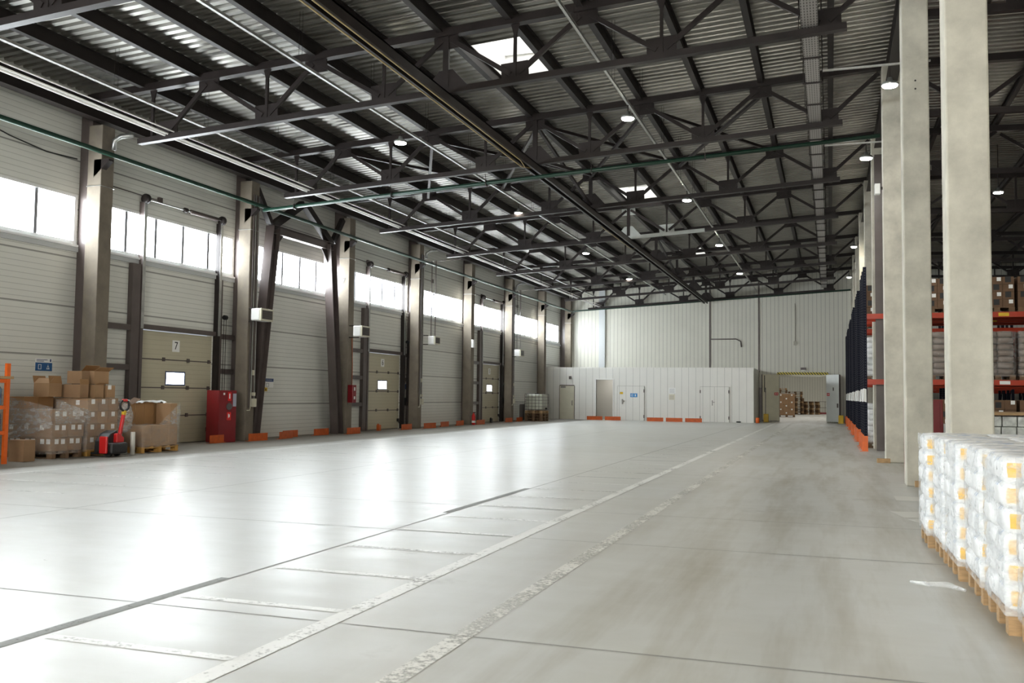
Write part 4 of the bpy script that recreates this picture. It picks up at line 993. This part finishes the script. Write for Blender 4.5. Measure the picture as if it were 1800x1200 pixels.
def osign(name, lab, x0, x1, z0, z1, m, kind=0):
    t = thing(name, lab, 'sign', (x0, OY-.012 if kind < 9 else OY-.06, z0)); L, H = x1-x0, z1-z0
    MB().box(0,L,-.006,0,0,H).build('board', m, t)
    k = MB()
    if kind == 1: k.box(L*.12,L*.42,-.010,-.006,H*.25,H*.32).box(L*.12,L*.18,-.010,-.006,H*.25,H*.75).box(L*.36,L*.42,-.010,-.006,H*.25,H*.75).box(L*.12,L*.42,-.010,-.006,H*.68,H*.75).box(L*.68,L*.80,-.010,-.006,H*.2,H*.8); k.build('pictogram', M_PAPER, t)
    if kind == 2:
        for q in range(5): k.box(L*.12,L*.85,-.009,-.006,H*(.12+.16*q),H*(.16+.16*q))
        k.build('small_print', mat('grey_ink', (.35,.36,.4), .6), t)
    if kind == 3: k.prism([(L*.3,H*.25),(L*.7,H*.25),(L*.5,H*.75)], (0,-.008,0), (1,0,0), (0,0,1), (0,.003,0)); k.build('pictogram', M_BLACK, t)
    return t
osign('safety_sign', 'bright blue sign with two pictograms on the office panel door', -11.22, -10.80, 1.38, 1.60, M_BLUEL, 9)
k = MB().box(.05,.17,-.011,-.006,.05,.07).box(.05,.07,-.011,-.006,.05,.17).box(.15,.17,-.011,-.006,.05,.17).box(.05,.17,-.011,-.006,.15,.17).box(.27,.34,-.011,-.006,.05,.17).build('pictogram', M_PAPER, [o for o in bpy.data.objects if o.name.startswith('safety_sign')][-1])
osign('warning_sign', 'yellow warning sticker on the office front left of the blue sign', -11.85, -11.66, 1.55, 1.68, M_YELL, 9)
osign('notice_sign', 'upper white notice on the office front between the panel doors', -8.95, -8.55, 1.62, 1.95, M_PAPER, 2)
osign('notice_sign', 'lower yellowish notice on the office front between the panel doors', -8.93, -8.60, 1.25, 1.56, mat('buff_paper', (.66,.62,.48), .7), 2)
o = MB().box(-15.0,-14.86,OY-.06,OY,2.42,2.60).build('mounted_lamp', M_BROWN); tag(o, 'small dark lamp box above the cream office door', 'lamp')
o = MB().pillow((-4.95,54.45,.04), .28, .14, .08, 3, 3).build('door_stop', M_BLACK); tag(o, 'small black doorstop at the foot of the office front', 'doorstop')
o = MB().lathe((0,0,0), [(.10,0),(.11,.02),(.11,.28),(.08,.30)], 14).build('orange_bucket', M_ORANGE2, loc=(-3.92,54.7,0), smooth=True); tag(o, 'small orange bucket on the floor at the office corner', 'bucket')
MB().box(-4.1,-3.70,58.6,58.98,0,2.05).build('trim_71', M_BROWN, struct=True)
# end wall details
MB().box(-14.2,-13.8,YE-.12,YE,3.1,8.4).build('trim_72', mat('grey_flashing', (.50,.52,.53), .45), struct=True)
o = MB().tube([(-7.1,YE-.06,5.05),(-5.5,YE-.06,5.05),(-5.22,YE-.06,4.9),(-5.18,YE-.06,4.55)], .035, 8).build('wall_pipe', M_BROWN, smooth=True); tag(o, 'brown bent pipe on the end wall above the office', 'pipe')
o = MB().tube([(-2.0,YE-.03,7.2),(-2.0,YE-.03,4.9)], .02, 6).box(-2.08,-1.92,YE-.08,YE,4.65,4.9).build('wall_cable', mat('pale_cable', (.40,.38,.32), .5)); tag(o, 'thin cable with a small box on the end wall above the gate', 'cable')
o = MB().tube([(-15.9,YE-.35,6.93),(1.2,YE-.35,7.92)], .05, 8).build('end_pipe', M_GREEN); tag(o, 'green pipe along the end wall under the last truss', 'pipe')
# gate
hz = MB().box(GX0-.12, GX1+.12, YE-.10, YE, GZ+.02, GZ+.16).build('hazard_beam', M_HAZ); tag(hz, 'yellow and black striped beam over the open gate', 'beam')
o = MB().box(GX0, GX1, YE-.08, YE-.005, GZ-.10, GZ+.0).build('gate_header', M_CREAM); tag(o, 'cream header under the striped beam of the gate', 'header')
t = thing('mounted_lamp', 'small dark lamp above the striped gate beam', 'lamp', (-1.52, YE, 3.15)); MB().box(-.16,.16,-.12,0,0,.14).build('housing', M_BROWN, t); MB().box(-.10,.10,-.10,-.01,-.05,0).build('glass', M_PAPER, t)
def leaf(hinge, free, m, label, side):
    a, b = Vector(hinge), Vector(free); d = b-a; ang = math.atan2(d.y, d.x); L = d.length
    t = thing('swing_door', label, 'door', (a.x,a.y,0), ang)
    f = -1 if side == 'left' else 1
    MB().box(0,L,-.04,.04,.06,2.86).build('leaf', m, t, bevel=.01)
    fy = .041 if side == 'left' else -.041
    q = MB(); q.box(.06,.30,min(fy,fy*1.2),max(fy,fy*1.2),1.60,1.76); q.build('red_sign', M_RED2, t)
    q = MB(); q.box(.10,.15,min(fy*1.2,fy*1.3),max(fy*1.2,fy*1.3),1.65,1.71).box(.19,.26,min(fy*1.2,fy*1.3),max(fy*1.2,fy*1.3),1.65,1.71); q.build('sign_mark', M_PAPER, t)
    if side == 'left': MB().tube([(L-.12,fy*1.6,2.8),(L-.12,fy*1.6,1.8),(L-.2,fy*1.6,1.78)], .022, 6).build('lock_bar', M_BLACK, t)
    else: MB().box(L-.14,L-.06,fy*2,fy,.9,1.15).build('handle', M_BROWN, t); MB().box(L-.5,L-.42,fy*1.3,fy,1.9,2.1).build('plate', M_BROWN, t)
    MB().box(L,L+.03,-.045,.045,.06,2.86).build('edge_strip', M_BROWN, t)
leaf((GX0-.02, YE-.06), (GX0-.98, YE-.42), M_LEAFC, 'open cream gate leaf on the left of the gate with a red sign', 'left')
leaf((GX1+.02, YE-.06), (GX1+.74, YE-.85), M_LEAF, 'open white gate leaf on the right of the gate with a red sign', 'right')
for x, y, lab in ((-3.62, 57.4, 'yellow bollard in front of the left gate leaf'), (.58, 57.2, 'yellow bollard in front of the right gate leaf')):
    t = thing('bollard', lab, 'bollard', (x,y,0)); MB().box(-.14,.14,-.1,.1,0,.48).build('post', M_YELL, t, bevel=.02); MB().box(-.16,.16,-.12,.12,0,.03).build('foot_plate', M_YELL, t)
# goods beyond the gate
t = thing('carton_pallet', 'tall brown carton pallet standing beyond the open gate', 'pallet of cartons', (-3.15, 74.0, 0))
pallet_mesh(1.2,.9).build('pallet', M_WOODD, t)
for j in range(6):
    for i in range(3): carton('carton', t, -.6+.4*i, -.205+.4*i, -.45, .45, .15+.27*j, .415+.27*j, M_CARD, [('y', .5, .1)] if (i+j) % 2 else None)
MB().box(-.6,.6,-.45,.45,1.775,1.79).build('top_sheet', M_PAPER, t)
for k, (x, y, n) in enumerate(((-4.3,88,16),(-3.0,88.5,14),(-2.9,86.8,10),(-1.6,88,8))):
    p0 = thing('stacked_pallets', 'stack of dark empty pallets beyond the gate, %s from the left' % ORD[k], 'pallet stack', (x,y,0), .1*k, 'pallet stacks beyond the gate')
    for j in range(n): 
        o = pallet_mesh(1.2,1.0).build('pallet', M_WOODD if (j+k) % 3 else M_WOOD, p0, loc=(random.uniform(-.04,.04),random.uniform(-.04,.04),.146*j), rotz=random.uniform(-.03,.03))
t = thing('railing', 'thin brown railing in the room beyond the gate', 'railing', (-.5, 90, 0))
r = MB()
for q in range(5): r.tube([(-.5+.55*q,0,0),(-.5+.55*q,0,1.15)], .02, 6)
for z in (.6, 1.15): r.tube([(-.5,0,z),(1.7,0,z)], .02, 6)
r.build('rails', M_BROWN, t); MB().box(-.6,2.4,-.05,.05,0,.18).build('red_kerb', M_RED, t)

# ------------------------------------------------------------------ racks on the right
def frame(parent, X, y0, D, H=5.07, guard=False, paper=False):
    f = MB()
    for yy in (y0+.05, y0+D-.05): f.box(X-.045,X+.045,yy-.05,yy+.05,0,H)
    z = .3; k = 0
    while z+.9 < H:
        a, b = (y0+.1, y0+D-.1) if k % 2 == 0 else (y0+D-.1, y0+.1)
        f.beam((X,a,z),(X,b,z+.9), .03, .04); z += .95; k += 1
    for z in (.25, H-.2): f.beam((X,y0+.1,z),(X,y0+D-.1,z), .03, .04)
    fo = f.build('upright_frame', M_NAVYP, parent)
    if guard:
        for yy in (y0+.05, y0+D-.05):
            g = MB(); g.box(X-.10,X-.055,yy-.09,yy+.09,0,.42).box(X-.055,X+.05,yy-.09,yy-.06,0,.42).box(X-.055,X+.05,yy+.06,yy+.09,0,.42).box(X-.16,X+.06,yy-.05,yy+.05,0,.012)
            g.build('foot_guard', M_ORANGE2, fo)
    if paper:
        p = MB(); p.add([(X-.055,y0-.03,1.72),(X-.056,y0+D*.62,1.70),(X-.064,y0+D*.62,1.34),(X-.06,y0-.03,1.36)],[(0,1,2,3)]); p.build('paper_sign', M_PAPER, fo)
        MB().add([(X-.05,y0-.005,1.72),(X+.22-.2,y0-.006,1.70),(X+.02,y0-.012,1.34),(X-.05,y0-.01,1.36)],[(0,1,2,3)]).build('paper_sign', M_PAPER, fo)
def rack(y0, label, frames, loads=None, D=1.1, lv=(1.90, 3.70)):
    t = thing('pallet_rack', label, 'rack', (0,0,0), 0, 'pallet racks on the right')
    for i, X in enumerate(frames): frame(t, X, y0, D, guard=(i == 0), paper=(i == 0))
    for i in range(len(frames)-1):
        for z in lv:
            for yy in (y0+.04, y0+D-.04):
                b = MB().box(frames[i]+.05, frames[i+1]-.05, yy-.03, yy+.03, z-.07, z+.07).build('beam', M_BEAM, t)
            if i < 2: MB().box(frames[i]+.5, frames[i]+.75, y0+.005, y0+.009, z-.045, z+.045).build('beam_label', M_PAPER if z < 3 else M_YELL, t)
            MB().box(frames[i]+(.05 if i or y0 > 27.5 else .68), frames[i+1]-.05, y0+.08, y0+D-.08, z+.03, z+.06).build('shelf_mesh', M_BROWN, t)
    return t
FR = [.92, 3.72, 6.52, 9.32, 12.1]
for k in range(6):
    rack(27.3+6*k, 'navy and orange pallet rack facing the camera, nearest of the racks' if k == 0 else 'navy and orange pallet rack on the right, front row of the %s pair' % ORD[k], FR)
    if k < 5: rack(29.2+6*k, 'navy and orange pallet rack on the right, back row of the %s pair' % ORD[k], FR)
def bag_load(loc, label, W=.84, D=.9, n=7, m=M_BAGB, group='wrapped bag loads on the racks', fm=M_FILM):
    t = thing('wrapped_bag_load', label, 'pallet of bags', loc, 0, group)
    pallet_mesh(W,D).build('pallet', M_WOODD, t); h = .165
    for j in range(n):
        w2 = W*(1-.015*j)
        for i in (0, 1): MB().pillow((0,0,0), w2/2+.03, D, h+.02, 5., 4, .008).build('bag', m, t, True, (-w2/4+i*w2/2+random.uniform(-.015,.015), 0, .144+h/2+j*h))
    shell(-W/2-.01, W/2+.01, -D/2-.01, D/2+.01, .1, .144+n*h, .012, 10, 8, False).build('stretch_film', fm, t, True)
def carton_load(loc, label, W=.86, D=.9, rows=4, h=.25, group='carton loads on the racks'):
    t = thing('carton_load', label, 'pallet of cartons', loc, 0, group)
    pallet_mesh(W,D).build('pallet', M_WOODD, t)
    for j in range(rows):
        for i in range(3):
            b = carton('carton', t, -W/2+W/3*i, -W/2+W/3*(i+1)-.005, -D/2, D/2, .146+h*j, .146+h*(j+1)-.004, M_CARDD, [('y', .7, .06)] if (i+j) % 2 == 0 else None)
            if (i+j) % 2: MB().box(-W/2+W/3*i+.06, -W/2+W/3*i+.2, -D/2-.003, -D/2, .146+h*j+.05, .146+h*j+.2).build('dark_print', M_BLACK, b)
yl = 27.85
for i, x in enumerate((1.45, 2.62, 3.2, 4.2, 5.12, 6.04)):
    w_ = 0
    if i in (0, 2): continue
    bag_load((x if i != 1 else 2.62, yl, 1.962), 'film wrapped bag load on the nearest rack middle level, %s from its left end' % ORD[i-1 if i < 2 else i-2], .82, .95, 7, M_BAG if i == 0 else M_BAGB)
    carton_load((x if i != 1 else 2.62, yl, 3.762), 'carton load on the nearest rack top level, %s from its left end' % ORD[i-1 if i < 2 else i-2], .84, .95, 4 if i else 5, .20)
    if i == 0: bag_load((x, yl, 0), 'white bag load on the floor level of the nearest rack, at its left end', .82, .95, 7, M_BAG)
    else: carton_load((x if i != 1 else 2.62, yl, 0), 'dark carton load under the nearest rack, %s from its left end' % ORD[i-1 if i < 2 else i-2], .84, .95, 5, .26)
bag_load((1.42, 29.75, 1.962), 'white bag load on the back row of the first rack pair, middle level', .82, .95, 7, M_BAG)
bag_load((1.42, 29.75, 0), 'white bag load on the back row of the first rack pair, floor level', .82, .95, 7, M_BAG)
carton_load((1.42, 29.75, 3.762), 'carton load on the back row of the first rack pair, top level', .82, .95, 4, .22)
for k in range(1, 5):
    bag_load((1.5, 27.85+6*k, 1.962), 'white bag load at the left end of the %s rack pair, middle level' % ORD[k], .82, .95, 7, M_BAG)
    carton_load((1.5, 27.85+6*k, 3.762), 'carton load at the left end of the %s rack pair, top level' % ORD[k], .82, .95, 4, .22)

# ------------------------------------------------------------------ camera
F = 1634.427; YAW, PIT, ROL = .329918, .0573715, .012369
cy, sy = math.cos(YAW), math.sin(YAW)
f = Vector((-sy*math.cos(PIT), cy*math.cos(PIT), math.sin(PIT))); r_ = Vector((cy, sy, 0)); u_ = r_.cross(f)
R2 = r_*math.cos(ROL)+u_*math.sin(ROL); U2 = u_*math.cos(ROL)-r_*math.sin(ROL)
cam = bpy.data.cameras.new('camera'); co = bpy.data.objects.new('camera', cam); col.objects.link(co)
M = Matrix((R2, U2, -f)).transposed().to_4x4(); M.translation = (0, 0, 1.42); co.matrix_world = M
cam.sensor_width = 36; cam.lens = F/1800*36; cam.clip_end = 300; cam.clip_start = .05
cam.dof.use_dof = True; cam.dof.focus_distance = 26; cam.dof.aperture_fstop = 5.6
sc.camera = co

# ------------------------------------------------------------------ light
wd = bpy.data.worlds.new('World'); sc.world = wd; wd.use_nodes = True
wd.node_tree.nodes['Background'].inputs[0].default_value = (.75, .85, 1, 1); wd.node_tree.nodes['Background'].inputs[1].default_value = 1.
def area(name, loc, rot, sx, sy_, p, c=(1,1,1)):
    l = bpy.data.lights.new(name, 'AREA'); l.shape = 'RECTANGLE'; l.size = sx; l.size_y = sy_; l.energy = p; l.color = c
    o = bpy.data.objects.new(name, l); col.objects.link(o); o.location = loc; o.rotation_euler = rot; return o
area('lamp_strip_beyond_gate', (-2, 72, 5.9), (0,0,0), 10, 14, 380, (1,.97,.9))
area('lamp_inside_office', (-12.8, 56.9, 2.98), (0,0,0), .3, 1.0, 22, (1,.97,.9))
area('lamp_strip_beyond_gate_far', (-2, 90, 5.9), (0,0,0), 12, 12, 330, (1,.97,.9))

vs = sc.view_settings; sc.display_settings.display_device = 'sRGB'
vs.view_transform = 'Standard'; vs.look = 'None'; vs.exposure = .55; vs.gamma = 1.; vs.use_curve_mapping = False
sc.cycles.max_bounces = 10; sc.cycles.diffuse_bounces = 5;  sc.cycles.transparent_max_bounces = 24
